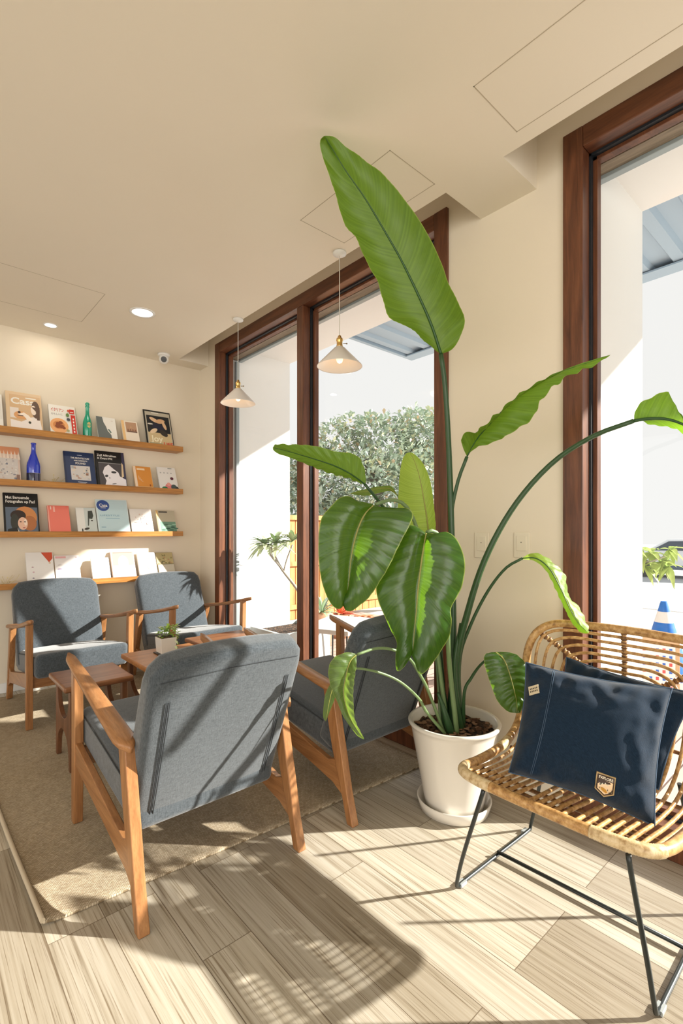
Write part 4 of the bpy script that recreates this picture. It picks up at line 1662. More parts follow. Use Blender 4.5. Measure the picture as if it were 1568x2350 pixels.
# C: long arching stalk leaving the picture on the right
s = stalk([bs(0.02, -0.02), (1050, 1520, 1.98), (1075, 1400, 1.95), (1115, 1280, 1.92), (1180, 1162, 1.88), (1265, 1065, 1.82), (1360, 1002, 1.74), (1455, 966, 1.66)], 0.016, 0.008, STALK)
leafblade(s, [(1455, 966, 1.66), (1490, 961), (1530, 962), (1570, 975), (1630, 1010), (1700, 1080, 1.50)],
          [(1455, 966), (1458, 945), (1470, 925), (1500, 910), (1530, 897), (1541, 912), (1556, 940), (1575, 968), (1640, 1005), (1700, 1080)],
          [(1455, 968), (1475, 966), (1490, 974), (1520, 978), (1550, 984), (1575, 1000), (1630, 1045), (1680, 1090), (1700, 1080)],
          [LEAF, RIBG], dl=0.05, dr=0.05, bulge=0.008, ribr=0.006, wav=0.005)
# D: narrow bright leaf bowing down over the rattan chair
s = stalk([bs(0.03, -0.01), (1055, 1520, 2.00), (1078, 1440, 1.98), (1118, 1360, 1.95), (1160, 1305, 1.91), (1200, 1281, 1.87)], 0.009, 0.005, STALK)
leafblade(s, [(1200, 1281, 1.87), (1232, 1282), (1262, 1306), (1288, 1352), (1308, 1396), (1328, 1430), (1351, 1453, 1.66)],
          [(1199, 1283), (1228, 1288), (1255, 1312), (1278, 1358), (1297, 1398), (1315, 1432), (1335, 1452), (1351, 1453)],
          [(1201, 1279), (1222, 1269), (1250, 1276), (1275, 1296), (1297, 1318), (1301, 1342), (1308, 1372), (1330, 1394), (1345, 1425), (1352, 1446), (1351, 1453)],
          [LEAFY, RIBG], dl=0.01, dr=0.04, bulge=0.004, ribr=0.0025, wav=0.003, nu=5)
# E: small round leaf on the right
s = stalk([bs(0.04, -0.02), (1066, 1590, 1.95), (1082, 1556, 1.90), (1098, 1532, 1.84), (1114, 1516, 1.76), (1136, 1499, 1.70)], 0.008, 0.004, STALK)
leafblade(s, [(1138, 1497, 1.70), (1156, 1512), (1168, 1540), (1178, 1575), (1186, 1610), (1187, 1637, 1.62)],
          [(1138, 1496), (1116, 1500), (1111, 1515), (1118, 1545), (1130, 1580), (1143, 1610), (1165, 1632), (1187, 1637)],
          [(1139, 1496), (1160, 1496), (1185, 1502), (1206, 1522), (1218, 1555), (1220, 1590), (1210, 1618), (1195, 1634), (1187, 1637)],
          [LEAFD, RIB], dl=0.02, dr=0.01, bulge=0.010, ribr=0.0025, wav=0.003, nu=7)
# F: upper left leaf
s = stalk([bs(-0.03, 0.02), (1010, 1500, 2.05), (975, 1350, 2.06), (930, 1240, 2.06), (880, 1164, 2.04), (838, 1112, 2.00)], 0.010, 0.006, STALK)
leafblade(s, [(838, 1112, 2.00), (805, 1088), (770, 1070), (730, 1056), (690, 1044), (655, 1034), (626, 1027, 1.80)],
          [(838, 1112), (825, 1108), (798, 1097), (770, 1090), (735, 1078), (700, 1064), (665, 1050), (640, 1042), (628, 1034), (626, 1027)],
          [(838, 1112), (840, 1098), (836, 1074), (826, 1052), (806, 1040), (770, 1036), (735, 1026), (700, 1021), (660, 1020), (634, 1019), (626, 1027)],
          [LEAF, RIBG], dl=-0.05, dr=0.03, bulge=-0.008, ribr=0.004, wav=0.003)
# I: upright pale leaf in the middle
s = stalk([bs(-0.01, 0.04), (1012, 1500, 2.12), (1000, 1350, 2.14), (990, 1260, 2.15), (984, 1215, 2.15)], 0.011, 0.007, STALK)
leafblade(s, [(985, 1232, 2.15), (980, 1190), (972, 1140), (962, 1090), (950, 1055), (940, 1038, 2.10)],
          [(980, 1234), (950, 1230), (922, 1215), (914, 1180), (915, 1130), (918, 1085), (924, 1055), (932, 1041), (940, 1038)],
          [(990, 1234), (999, 1225), (1000, 1200), (995, 1150), (988, 1105), (975, 1070), (960, 1050), (948, 1040), (940, 1038)],
          [LEAFY, RIB], dl=-0.04, dr=-0.02, bulge=-0.010, ribr=0.004, wav=0.001)
# J: thin leaf behind, pointing left
s = stalk([bs(-0.02, 0.05), (1000, 1500, 2.14), (975, 1330, 2.2), (945, 1210, 2.22), (925, 1160, 2.22), (912, 1136, 2.21)], 0.007, 0.004, STALKP)
leafblade(s, [(912, 1136, 2.21), (895, 1122), (870, 1121), (840, 1128), (802, 1133, 2.12)],
          [(912, 1137), (895, 1127), (872, 1131), (845, 1137), (820, 1136), (802, 1133)],
          [(912, 1135), (898, 1116), (872, 1116), (845, 1121), (820, 1127), (802, 1133)],
          [LEAFO, RIB], bulge=0.003, ribr=0.002, wav=0.001, nu=4)
# G: big drooping leaf on the left
s = stalk([bs(-0.04, 0.0), (1005, 1500, 2.00), (985, 1350, 2.00), (962, 1230, 1.99), (935, 1165, 1.97), (900, 1147, 1.93), (862, 1158, 1.89)], 0.010, 0.007, STALKP)
leafblade(s, [(858, 1160, 1.885), (838, 1180), (824, 1208), (813, 1245), (805, 1291), (801, 1335), (795, 1375, 1.84)],
          [(855, 1156), (826, 1150), (800, 1139), (779, 1143), (760, 1162), (740, 1185), (733, 1212), (731, 1250), (732, 1290), (736, 1322), (743, 1350), (755, 1378), (768, 1394), (782, 1397), (795, 1380)],
          [(862, 1158), (880, 1166), (908, 1166), (934, 1166), (948, 1178), (944, 1198), (930, 1225), (912, 1260), (893, 1300), (872, 1335), (850, 1368), (828, 1388), (805, 1403), (791, 1397), (796, 1380)],
          [LEAFD, RIB], dl=-0.02, dr=-0.05, bulge=0.026, ribr=0.005, wav=0.0022, nv=70)
# H: large glossy leaf in the middle
s = stalk([bs(-0.02, -0.03), (1030, 1500, 1.94), (1028, 1350, 1.93), (1016, 1262, 1.92), (1000, 1220, 1.90), (980, 1222, 1.875)], 0.011, 0.008, STALKP)
leafblade(s, [(978, 1224, 1.87), (972, 1258), (966, 1300), (960, 1350), (956, 1400), (951, 1450), (948, 1500, 1.80)],
          [(975, 1222), (955, 1208), (938, 1206), (922, 1230), (904, 1276), (880, 1318), (864, 1345), (868, 1378), (882, 1412), (897, 1446), (911, 1475), (908, 1508), (912, 1540), (928, 1530), (945, 1505)],
          [(982, 1222), (1000, 1226), (1022, 1220), (1044, 1232), (1060, 1260), (1068, 1296), (1062, 1342), (1048, 1372), (1035, 1398), (1037, 1426), (1032, 1460), (1016, 1488), (992, 1524), (966, 1548), (952, 1520), (950, 1505)],
          [LEAFD, RIB], dl=0.00, dr=-0.04, bulge=0.030, ribr=0.0055, wav=0.0022, nv=80)
# K and K2: low leaves on the left
s = stalk([bs(-0.05, 0.01), (985, 1590, 1.94), (966, 1552, 1.90), (940, 1512, 1.86), (905, 1492, 1.83), (865, 1488, 1.79), (820, 1502, 1.74)], 0.007, 0.005, STALKP)
leafblade(s, [(818, 1503, 1.74), (804, 1518), (795, 1548), (789, 1588), (797, 1630), (812, 1662), (835, 1696, 1.64)],
          [(816, 1500), (798, 1497), (778, 1503), (764, 1512), (754, 1535), (756, 1562), (764, 1588), (776, 1615), (786, 1640), (802, 1665), (820, 1688), (835, 1697)],
          [(819, 1504), (818, 1530), (814, 1556), (811, 1590), (812, 1620), (814, 1648), (822, 1668), (836, 1694)],
          [LEAFO, RIB], dl=0.0, dr=-0.02, bulge=0.012, ribr=0.0022, wav=0.003, nu=7)
s = stalk([bs(-0.055, -0.005), (980, 1635, 1.93), (962, 1604, 1.90), (920, 1566, 1.86), (872, 1544, 1.82), (818, 1534, 1.78), (785, 1545, 1.76)], 0.007, 0.004, STALKP)
leafblade(s, [(784, 1546, 1.76), (768, 1568), (758, 1600), (748, 1655, 1.74)],
          [(783, 1545), (764, 1562), (748, 1590), (743, 1620), (742, 1645), (748, 1656)],
          [(785, 1548), (776, 1575), (768, 1605), (756, 1635), (748, 1656)],
          [LEAFO, RIB], bulge=0.004, ribr=0.002, wav=0.002, nu=4)
# sheaths at the crown
for k, (dx, dy, px, py, d) in enumerate([(-0.02, 0.02, 1010, 1545, 2.05), (0.005, 0.025, 1046, 1500, 2.06), (-0.035, -0.015, 1005, 1590, 1.98), (0.015, -0.02, 1058, 1430, 1.97)]):
    stalk([bs(dx, dy), ((1028 + px) / 2, (1650 + py) / 2, d), (px, py, d)], 0.019, 0.006, STALK, 12)

# ---------------------------------------------------------------- rattan chair
def rattan_mat(name, a, c_, d_):
    m, n, l, bb = newmat(name)
    v = coords(n, l, (60, 60, 60))
    f = noise_tex(n, l, v, 1.0, 4, 0.6)
    col = ramp(n, l, f, [(0.32, a), (0.5, c_), (0.7, d_)])
    l.new(col, bb.inputs['Base Color'])
    bb.inputs['Roughness'].default_value = 0.38
    bump(n, l, f, bb, 0.2, 0.002)
    MATS[name] = m
    return m


RAT = rattan_mat('rattan_cane', (0.26, 0.125, 0.04), (0.50, 0.28, 0.10), (0.68, 0.44, 0.20))
RATP = rattan_mat('rattan_pale_cane', (0.42, 0.27, 0.12), (0.66, 0.50, 0.28), (0.78, 0.64, 0.42))
WRAP = rattan_mat('rattan_binding', (0.07, 0.03, 0.012), (0.17, 0.08, 0.03), (0.30, 0.16, 0.07))
YC = 0.62
rc = thing('rattan_chair', 'rattan lounge chair with black metal sled legs holding two navy cushions', 'chair', (1.55, YC, 0))
RO = Vector(rc.location)


def wing(y):
    return 0.085 * (abs(y) / 0.31) ** 2.4


def rimpath(sc=1.0):
    half = [(1.248, 0.0, 0.418), (1.247, 0.12, 0.419), (1.252, 0.20, 0.420), (1.270, 0.250, 0.419), (1.315, 0.272, 0.414), (1.40, 0.280, 0.402), (1.52, 0.290, 0.395), (1.62, 0.300, 0.402), (1.70, 0.306, 0.440),
            (1.745, 0.310, 0.52), (1.765, 0.310, 0.62), (1.776, 0.306, 0.70), (1.795, 0.280, 0.765), (1.822, 0.225, 0.800), (1.842, 0.13, 0.806), (1.850, 0.0, 0.808)]
    full = half + [(x, -y, z) for x, y, z in half[-2:0:-1]]
    return [(x, YC + y, z) for x, y, z in full]


P = [Vector(p) for p in rimpath()]
dense = catmull(P + [P[0]], 150)[:-1]
b = MB(); b.tube(dense, 0.0145, 12, 0, closed=True)
rim = b.build('rim', RAT, rc, origin=RO)
for k0, k1 in ((8, 16), (134, 142), (30, 33), (117, 120)):
    Q, rr_ = [], []
    for k in range(k0, k1 + 1):
        p, q = dense[k], dense[(k + 1) % 150]
        for j in range(6):
            Q.append(p.lerp(q, j / 6)); rr_.append(0.0160 if j % 2 else 0.0150)
    b = MB(); b.tube(Q, rr_, 12, 0)
    b.build('wrapping', RATP, rim, origin=RO)
def rod_pts(i):
    s_ = 0.030 + 0.0262 * i
    hw = 0.306 - s_
    zt = 0.806 - s_ * 0.92
    f = 0.905
    xw = wing(hw)
    r_ = min(0.075, hw * 0.8)
    half = [(1.255 + (0.012 if hw > 0.22 else 0), hw * f, 0.417), (1.34, hw * f, 0.405), (1.48, hw * 0.93, 0.388), (1.60, hw * 0.96, 0.392), (1.685, hw * 0.98, 0.425), (1.745, hw, 0.49)]
    zc = zt - r_
    if zc > 0.56:
        half.append((1.800 - xw * 0.6, hw, 0.5 * (0.50 + zc)))
    half += [(1.835 - xw * 0.75, hw, zc), (1.846 - xw * 0.6, hw - 0.25 * r_, zt - 0.30 * r_), (1.852 - wing(hw - r_) * 0.6, hw - r_, zt)]
    if hw - r_ > 0.05:
        half.append((1.856, (hw - r_) * 0.4, zt))
    full = half + [(x, -y, z) for x, y, z in half[::-1]]
    return [(x, YC + y, z) for x, y, z in full]


for i in range(8):
    b = MB()
    b.tube(catmull(rod_pts(i), 90), 0.0056, 8)
    b.build('rod', RAT, rc, origin=RO)
for y in (-0.055, -0.030, -0.005, 0.020, 0.045):
    b = MB()
    b.tube(catmull([(1.250, YC + y * 0.9, 0.418), (1.34, YC + y * 0.9, 0.405), (1.48, YC + y, 0.388), (1.60, YC + y, 0.392), (1.70, YC + y, 0.430), (1.775, YC + y, 0.52), (1.83, YC + y, 0.602)], 30), 0.0056, 8)
    b.build('rod', RAT, rc, origin=RO)
# bound spines: centre and two diagonals
for nm, pts in (('spine', [(1.852, 0, 0.80), (1.860, 0, 0.70), (1.852, 0, 0.605)]),
                ('spine', [(1.800, 0.288, 0.770), (1.842, 0.20, 0.700), (1.858, 0.12, 0.640), (1.856, 0.05, 0.597)]),
                ('spine', [(1.800, -0.288, 0.770), (1.842, -0.20, 0.700), (1.858, -0.12, 0.640), (1.856, -0.05, 0.597)])):
    b = MB()
    Q = catmull([(x + 0.004, YC + y, z) for x, y, z in pts], 40)
    b.tube(Q, 0.0075, 8, 0)
    for k in range(1, 39, 2):
        b.tube([Q[k], Q[k + 1]], 0.0105, 8, 1)
    b.build(nm, [RAT, WRAP], rc, origin=RO)
# cross members under the seat and low in the back
for pts in ([(1.325, -0.262, 0.398), (1.320, 0, 0.396), (1.325, 0.262, 0.398)], [(1.375, -0.268, 0.392), (1.370, 0, 0.389), (1.375, 0.268, 0.392)],
            [(1.60, -0.28, 0.386), (1.60, 0, 0.378), (1.60, 0.28, 0.386)], [(1.745, -0.296, 0.475), (1.758, 0, 0.478), (1.745, 0.296, 0.475)]):
    b = MB()
    Q = catmull([(x, YC + y, z) for x, y, z in pts], 24)
    b.tube(Q, 0.0062, 8, 0)
    b.build('cross_rod', [WRAP], rc, origin=RO)


def leg_loop(yt, yf, yr, yrt):
    return catmull([(1.262, yt, 0.395), (1.266, yt + (yf - yt) * 0.10, 0.355), (1.300, yf - (yf - yt) * 0.30, 0.14), (1.318, yf - (yf - yt) * 0.04, 0.030), (1.332, yf, 0.0085), (1.40, yf, 0.0068), (1.60, (yf + yr) / 2, 0.0068), (1.775, yr, 0.0075), (1.795, yr, 0.02), (1.755, yr + (yrt - yr) * 0.5, 0.20), (1.705, yrt, 0.405)], 70)


for (yt, yf, yr, yrt) in ((0.795, 0.932, 0.926, 0.82), (0.412, 0.372, 0.372, 0.42)):
    b = MB(); b.tube(leg_loop(yt, yf, yr, yrt), 0.0062, 10)
    lg = b.build('leg', BLACK, rc, origin=RO)
    for xx in (1.352, 1.765):
        b = MB()
        b.box((xx - 0.016, yf - 0.010, 0.0005), (xx + 0.016, yf + 0.010, 0.012))
        b.build('foot_glide', plain('clear_grey_plastic', (0.35, 0.38, 0.38), 0.2), lg, origin=RO, bevel=0.002)
b = MB(); b.tube([(1.565, 0.930, 0.016), (1.585, 0.372, 0.016)], 0.0062, 10); b.build('stretcher', BLACK, rc, origin=RO)
b = MB(); b.tube([(1.300, 0.42, 0.392), (1.290, 0.62, 0.390), (1.300, 0.80, 0.392)], 0.006, 8); b.build('seat_support', BLACK, rc, origin=RO)


# ---------------------------------------------------------------- cushions
def pillow(name, TL, TR, BR, BL, thick, label, seed, decor=None, wr=1.0):
    TL, TR, BR, BL = [Vector(p) for p in (TL, TR, BR, BL)]
    ctr = (TL + TR + BR + BL) / 4
    o = thing(name, label, 'cushion', ctr, 0, 'navy denim cushions on the rattan chair')
    nrm = (TR - BL).cross(TL - BR).normalized()
    if nrm.dot(Vector((0, 0, CAMH)) - ctr) < 0:
        nrm = -nrm

    def surf(u, v, side):
        # u right 0..1, v up 0..1
        uu, vv = 2 * u - 1, 2 * v - 1
        bow = 0.07
        uu2 = uu * (1 - bow * (1 - vv * vv))
        vv2 = vv * (1 - bow * (1 - uu * uu))
        a, c_ = (uu2 + 1) / 2, (vv2 + 1) / 2
        p = BL.lerp(BR, a).lerp(TL.lerp(TR, a), c_)
        e = (1 - abs(uu) ** 2.6) * (1 - abs(vv) ** 2.6)
        h = thick * max(0, e) ** 0.55
        n1 = noise.noise(Vector((u * 3 + seed, v * 3, seed)))
        edge = 1 - min(1 - abs(uu), 1 - abs(vv))
        n2 = noise.noise(Vector((u * 11 + seed, v * 9, seed * 2))) * max(0, edge - 0.45) * (1 - max(0, edge - 0.97) * 20)
        h += e ** 0.3 * thick * (0.10 * n1 + 0.75 * n2 * wr)
        return p + nrm * h * (1 if side else -0.85)
    N = 48
    b = MB()
    for side in (1, 0):
        vs = [surf(i / N, j / N, side) for j in range(N + 1) for i in range(N + 1)]
        fs = []
        for j in range(N):
            for i in range(N):
                q = (j * (N + 1) + i, j * (N + 1) + i + 1, (j + 1) * (N + 1) + i + 1, (j + 1) * (N + 1) + i)
                fs.append(q if side else q[::-1])
        b.add(vs, fs, 0, True)
    b.build('cover', DENIM, o, origin=ctr)
    # piped seam around the edge and the sewn line
    ring = [surf(i / N, 0, 1) for i in range(N)] + [surf(1, j / N, 1) for j in range(N)] + [surf(1 - i / N, 1, 1) for i in range(N)] + [surf(0, 1 - j / N, 1) for j in range(N)]
    b = MB(); b.tube(ring, 0.0022, 6, 0, closed=True); b.build('seam', STITCH, o, origin=ctr)
    if decor:
        decor(o, surf, nrm, ctr)
    return o


BR1 = at(1503, 1893, 1.275)
def decor1(o, surf, nrm, ctr):
    b = MB()
    for du in (0.0, 0.012):
        b.tube([surf(0.185 + du + 0.05 * (v - 0.5), v, 1) + nrm * 0.0006 for v in [0.02 + 0.96 * k / 40 for k in range(41)]], 0.0009, 5)
    b.build('stitch_line', STITCH, o, origin=ctr)
    # shield patch
    def frame(u, v):
        c0 = surf(u, v, 1)
        ex = (surf(u + 0.03, v, 1) - surf(u - 0.03, v, 1)).normalized()
        ey = (surf(u, v + 0.03, 1) - surf(u, v - 0.03, 1)).normalized()
        nn = ex.cross(ey).normalized()
        if nn.dot(nrm) < 0:
            nn = -nn
        ey = (ey - ex * ey.dot(ex)).normalized()
        return c0, ex, ey, nn
    pu, pv = 0.668, 0.128
    c0, ex, ey, nn = frame(pu, pv)
    W_, H_ = 0.046, 0.058
    Lu = (surf(pu + 0.05, pv, 1) - surf(pu - 0.05, pv, 1)).length / 0.1
    Lv = (surf(pu, pv + 0.05, 1) - surf(pu, pv - 0.05, 1)).length / 0.1

    def on(x, y, off):
        return surf(pu + x * W_ / Lu, pv + y * H_ / Lv, 1) + nn * (off + 0.0022)
    b = MB()
    mats = [ink(176, 150, 104), ink(58, 36, 20), ink(232, 206, 170), ink(58, 70, 52), ink(184, 134, 40), ink(238, 230, 210), ink(214, 216, 200)]
    lay = [0]
    def pl(pts, mi):
        lay[0] += 1
        off = 0.0016 + 0.0005 * lay[0]
        pts2 = []
        for i_, p_ in enumerate(pts):
            q_ = pts[(i_ + 1) % len(pts)]
            for j_ in range(4):
                pts2.append((p_[0] + (q_[0] - p_[0]) * j_ / 4, p_[1] + (q_[1] - p_[1]) * j_ / 4))
        b.add([on(x, y, off) for x, y in pts2], [tuple(range(len(pts2)))], mi)
    def shield(k, top=0.5):
        return [(-0.5 * k, -0.28 * k), (0.0, -0.52 * k), (0.5 * k, -0.28 * k), (0.5 * k, top), (-0.5 * k, top)]
    sh0 = shield(1.0, 0.5)
    vs = [on(x, y, q) for q in (-0.003, 0.0016) for x, y in sh0]
    b.add(vs, [tuple(range(5, 10))] + [(i, (i + 1) % 5, 5 + (i + 1) % 5, 5 + i) for i in range(5)], 0)
    pl(shield(0.88, 0.44), 1)
    pl(shield(0.76, 0.22), 2)
    vs, fs, wd = text_geo('EXPLORE', True)
    lay[0] += 1
    off = 0.0016 + 0.0005 * lay[0]
    sc = 0.74 * W_ / wd
    b.add([on((p.x * sc - 0.37 * W_) / W_, 0.27 + p.y * 0.125 / 0.72, off + 0.0003) for p in vs], fs, 5)
    pl([(-0.33, -0.02), (-0.20, 0.08), (-0.12, 0.10), (0.0, 0.15), (0.06, 0.10), (0.14, 0.12), (0.22, 0.06), (0.33, -0.06), (0.34, -0.12), (0.10, -0.06), (-0.10, -0.03)], 3)
    for (x, y) in ((-0.14, 0.10), (0.0, 0.15), (0.13, 0.11)):
        pl([(x - 0.05, y - 0.05), (x - 0.015, y - 0.07), (x + 0.01, y - 0.05), (x + 0.05, y - 0.06), (x, y + 0.01)], 6)
    pl([(-0.22, -0.10), (-0.10, -0.09), (0.06, -0.14), (0.14, -0.24), (0.06, -0.30), (-0.06, -0.26), (-0.18, -0.20)], 4)
    for (x, y) in ((-0.28, -0.12), (0.14, -0.10), (0.22, -0.20), (0.32, -0.14)):
        pl([(x - 0.025, y - 0.06), (x + 0.025, y - 0.06), (x, y + 0.04)], 3)
    b.build('shield_patch', mats, o, origin=ctr)['label'] = 'cream and brown shield patch with mountains'
    # small woven tag near the upper left corner
    c0, ex, ey, nn = frame(0.080, 0.745)
    b = MB()
    q = Matrix.Rotation(0.35, 3, nn)
    ex, ey = q @ ex, q @ ey
    vs = [c0 + ex * x + ey * y + nn * z for z in (0.0008, 0.0028) for x, y in ((-0.018, -0.013), (0.018, -0.013), (0.018, 0.013), (-0.018, 0.013))]
    b.hexa(vs, 0)
    for r_ in range(2):
        for k in range(5):
            x, y = -0.013 + 0.0058 * k, -0.006 + 0.008 * r_
            vs = [c0 + ex * (x + a) + ey * (y + e_) + nn * 0.0031 for a, e_ in ((0, 0), (0.0036, 0), (0.0036, 0.0045), (0, 0.0045))]
            b.add(vs, [(0, 1, 2, 3)], 1)
    b.build('woven_tag', [ink(214, 200, 170), ink(60, 56, 50)], o, origin=ctr)


pillow('cushion', at(1300, 1508, 1.735), at(1600, 1592, 1.445), at(1512, 1812, 1.395), at(1255, 1740, 1.62), 0.045,
       'navy denim cushion tucked behind, only its edges showing', 3.7)
pillow('cushion', at(1207, 1520, 1.555), at(1543, 1580, 1.395), at(1503, 1896, 1.262), at(1168, 1772, 1.455), 0.074,
       'navy denim cushion in front with EXPLORE shield patch', 1.3, decor1)

# ---------------------------------------------------------------- outside
def grain_ground(name, c1, c2, sc):
    m, n, l, bb = newmat(name)
    f = noise_tex(n, l, coords(n, l), sc, 5)
    l.new(ramp(n, l, f, [(0.3, c1), (0.7, c2)]), bb.inputs['Base Color'])
    bb.inputs['Roughness'].default_value = 0.9
    return m


b = MB(); b.box((2.77, -30, -0.45), (8.6, 60, -0.06)); b.box((-30, 4.45, -0.45), (2.77, 60, -0.06)); b.box((-30, -30, -0.45), (2.77, RY - 0.2, -0.06)); b.box((-30, RY - 0.2, -0.45), (LX - 0.2, 4.45, -0.06))
struct(b.build('ground', grain_ground('pale_paving', (0.50, 0.48, 0.44), (0.62, 0.60, 0.56), 3)), 'pale paved ground outside', 'ground')
b = MB(); b.box((8.6, -40, -0.60), (60, 80, -0.38))
struct(b.build('road', grain_ground('pale_asphalt', (0.36, 0.38, 0.40), (0.44, 0.46, 0.48), 6)), 'grey road beyond the right window', 'road')
b = MB()
for x in (11.9, 13.8):
    b.box((x, -40, -0.385), (x + 0.22, 60, -0.376))
b.box((8.55, -40, -0.38), (8.75, 60, -0.05))
struct(b.build('trim_4', EXT), 'white road lines and kerb outside', 'road marking')


def deck_mat():
    m, n, l, bb = newmat('reddish_deck_boards')
    v = coords(n, l)
    br = n.new('ShaderNodeTexBrick')
    br.inputs['Scale'].default_value = 1.0
    br.inputs['Brick Width'].default_value = 2.4
    br.inputs['Row Height'].default_value = 0.10
    br.inputs['Mortar Size'].default_value = 0.004
    br.inputs['Color1'].default_value = (0.46, 0.33, 0.27, 1)
    br.inputs['Color2'].default_value = (0.56, 0.42, 0.36, 1)
    br.inputs['Mortar'].default_value = (0.10, 0.06, 0.05, 1)
    l.new(v, br.inputs['Vector'])
    l.new(br.outputs['Color'], bb.inputs['Base Color'])
    bb.inputs['Roughness'].default_value = 0.7
    return m


b = MB(); b.box((2.13, -1.0, -0.08), (4.9, 5.4, -0.02)); b.box((2.77, 4.4, -0.08), (4.9, 5.4, -0.0201))
struct(b.build('deck', deck_mat()), 'reddish board deck outside the windows', 'deck')

# steel canopy over the deck
CAN = plain('blue_grey_steel', (0.36, 0.47, 0.58), 0.55, 0.1)
can = thing('steel_canopy', 'blue grey corrugated steel canopy projecting outside above the windows', 'canopy', (2.77, 0, 3.0))
b = MB()
for k in range(44):
    y = 3.46 - 0.22 * k
    b.box((0.0, y - 0.22, 0.05), (1.33, y, 0.07))
    b.hexa([(0.0, y - 0.09, 0.02), (1.33, y - 0.09, 0.02), (1.33, y - 0.02, 0.02), (0.0, y - 0.02, 0.02), (0.0, y - 0.11, 0.05), (1.33, y - 0.11, 0.05), (1.33, y, 0.05), (0.0, y, 0.05)])
b.build('corrugated_sheet', CAN, can)
b = MB(); b.box((1.33, -6.2, 0.0), (1.37, 3.50, 0.14)); b.box((1.23, -6.2, 0.0), (1.33, 3.46, 0.012)); b.build('edge_beam', CAN, can)
b = MB(); b.box((0, 3.46, 0.0), (1.33, 3.50, 0.14)); b.build('end_beam', CAN, can)

# white planter with frangipani
t = thing('planter_box', 'pale planter box with small palm like tree outside the left window', 'planter', (2.32, 3.34, -0.02))
b = MB()
x1_, y1_, h_ = 0.52, 0.50, 0.31
for (a, c_) in (((0, 0), (x1_, 0.03)), ((0, y1_ - 0.03), (x1_, y1_)), ((0, 0.03), (0.03, y1_ - 0.03)), ((x1_ - 0.03, 0.03), (x1_, y1_ - 0.03))):
    b.box((a[0], a[1], 0), (c_[0], c_[1], h_))
b.build('box', plain('pale_blue_grey_paint', (0.55, 0.60, 0.60), 0.6), t, bevel=0.004)
b = MB(); b.box((0.03, 0.03, 0.0), (x1_ - 0.03, y1_ - 0.03, h_ - 0.03)); b.build('soil', SOIL, t)
b = MB()
TO = Vector(t.location)
tr = [at(735, 1440, 4.15) - TO, at(700, 1385, 4.15) - TO, at(682, 1352, 4.18) - TO, at(651, 1312, 4.2) - TO, at(640, 1296, 4.2) - TO, at(622, 1275, 4.2) - TO, at(610, 1252, 4.2) - TO]
tr[0] = Vector((0.42, 0.2, 0.25))
b.tube(catmull(tr, 24), [0.020 - 0.011 * i / 24 for i in range(25)], 8)
b.tube(catmull([tr[3], at(636, 1285, 4.2) - TO, at(622, 1255, 4.2) - TO], 8), 0.008, 6)
b.tube(catmull([tr[3], at(660, 1280, 4.2) - TO, at(672, 1250, 4.2) - TO], 8), 0.008, 6)
b.build('trunk', plain('pale_grey_bark', (0.42, 0.38, 0.32), 0.8), t)
FOL = plain('washed_green_leaf', (0.36, 0.50, 0.30), 0.55)  # lightened green, the washed-out outdoor glare is put into the colour
FOL2 = plain('light_green_leaf', (0.52, 0.62, 0.36), 0.5)
b = MB()
r_ = random.Random(8)
for (px, py, n_) in ((608, 1248, 34), (632, 1245, 22), (672, 1242, 26)):
    c0 = at(px, py, 4.2) - TO
    for k in range(n_):
        a, e = r_.uniform(0, 2 * PI), r_.uniform(-0.5, 1.1)
        small_leaf(b, c0, (math.cos(a) * math.cos(e), math.sin(a) * math.cos(e), math.sin(e)), r_.uniform(0.13, 0.21), 0.04, k % 2, 0.35)
b.build('foliage', [FOL, FOL2], t)

# orange fence
fn = thing('wood_fence', 'orange wooden screen fence at the end of the deck', 'fence', (3.46, 4.98, -0.02))
b = MB()
for k in range(15):
    b.box((0.09 + 0.13 * k, 0.02, 0.05), (0.21 + 0.13 * k, 0.045, 1.36))
b.build('board_panel', FENCEW, fn, bevel=0.004)
for x in (0, 2.02):
    b = MB(); b.box((x, 0, 0), (x + 0.09, 0.09, 1.40)); b.build('post', FENCEW, fn, bevel=0.004)
for z in (0.18, 0.72, 1.30):
    b = MB(); b.box((0.09, -0.01, z), (2.02, 0.02, z + 0.06)); b.build('rail', FENCEW, fn, bevel=0.004)

# white outdoor table
t = thing('outdoor_table', 'white slim legged outdoor table on the deck past the mullion', 'table', (2.66, 3.0, -0.02))
pts = [(2.477, 2.681), (2.979, 2.988), (2.767, 3.262), (2.379, 2.988)]
pts = [(2.45, 2.68), (3.02, 2.92), (2.84, 3.32), (2.30, 3.06)]
b = MB()
TO = Vector(t.location)
lp = [(x - TO.x, y - TO.y) for x, y in pts]
b.prism(lp, 'Z', 0.385, 0.42)
b.build('tabletop', plain('white_table_paint', (0.78, 0.78, 0.76), 0.5), t, bevel=0.004)
for (x, y) in lp:
    b = MB(); b.tube([(x * 0.86, y * 0.86, 0.385), (x * 0.93, y * 0.93, 0.0)], 0.007, 8); b.build('leg', BLACK, t)
b = MB(); b.tube([(lp[0][0] * 0.9, lp[0][1] * 0.9, 0.10), (lp[1][0] * 0.9, lp[1][1] * 0.9, 0.10)], 0.005, 6); b.build('crossbar', BLACK, t)


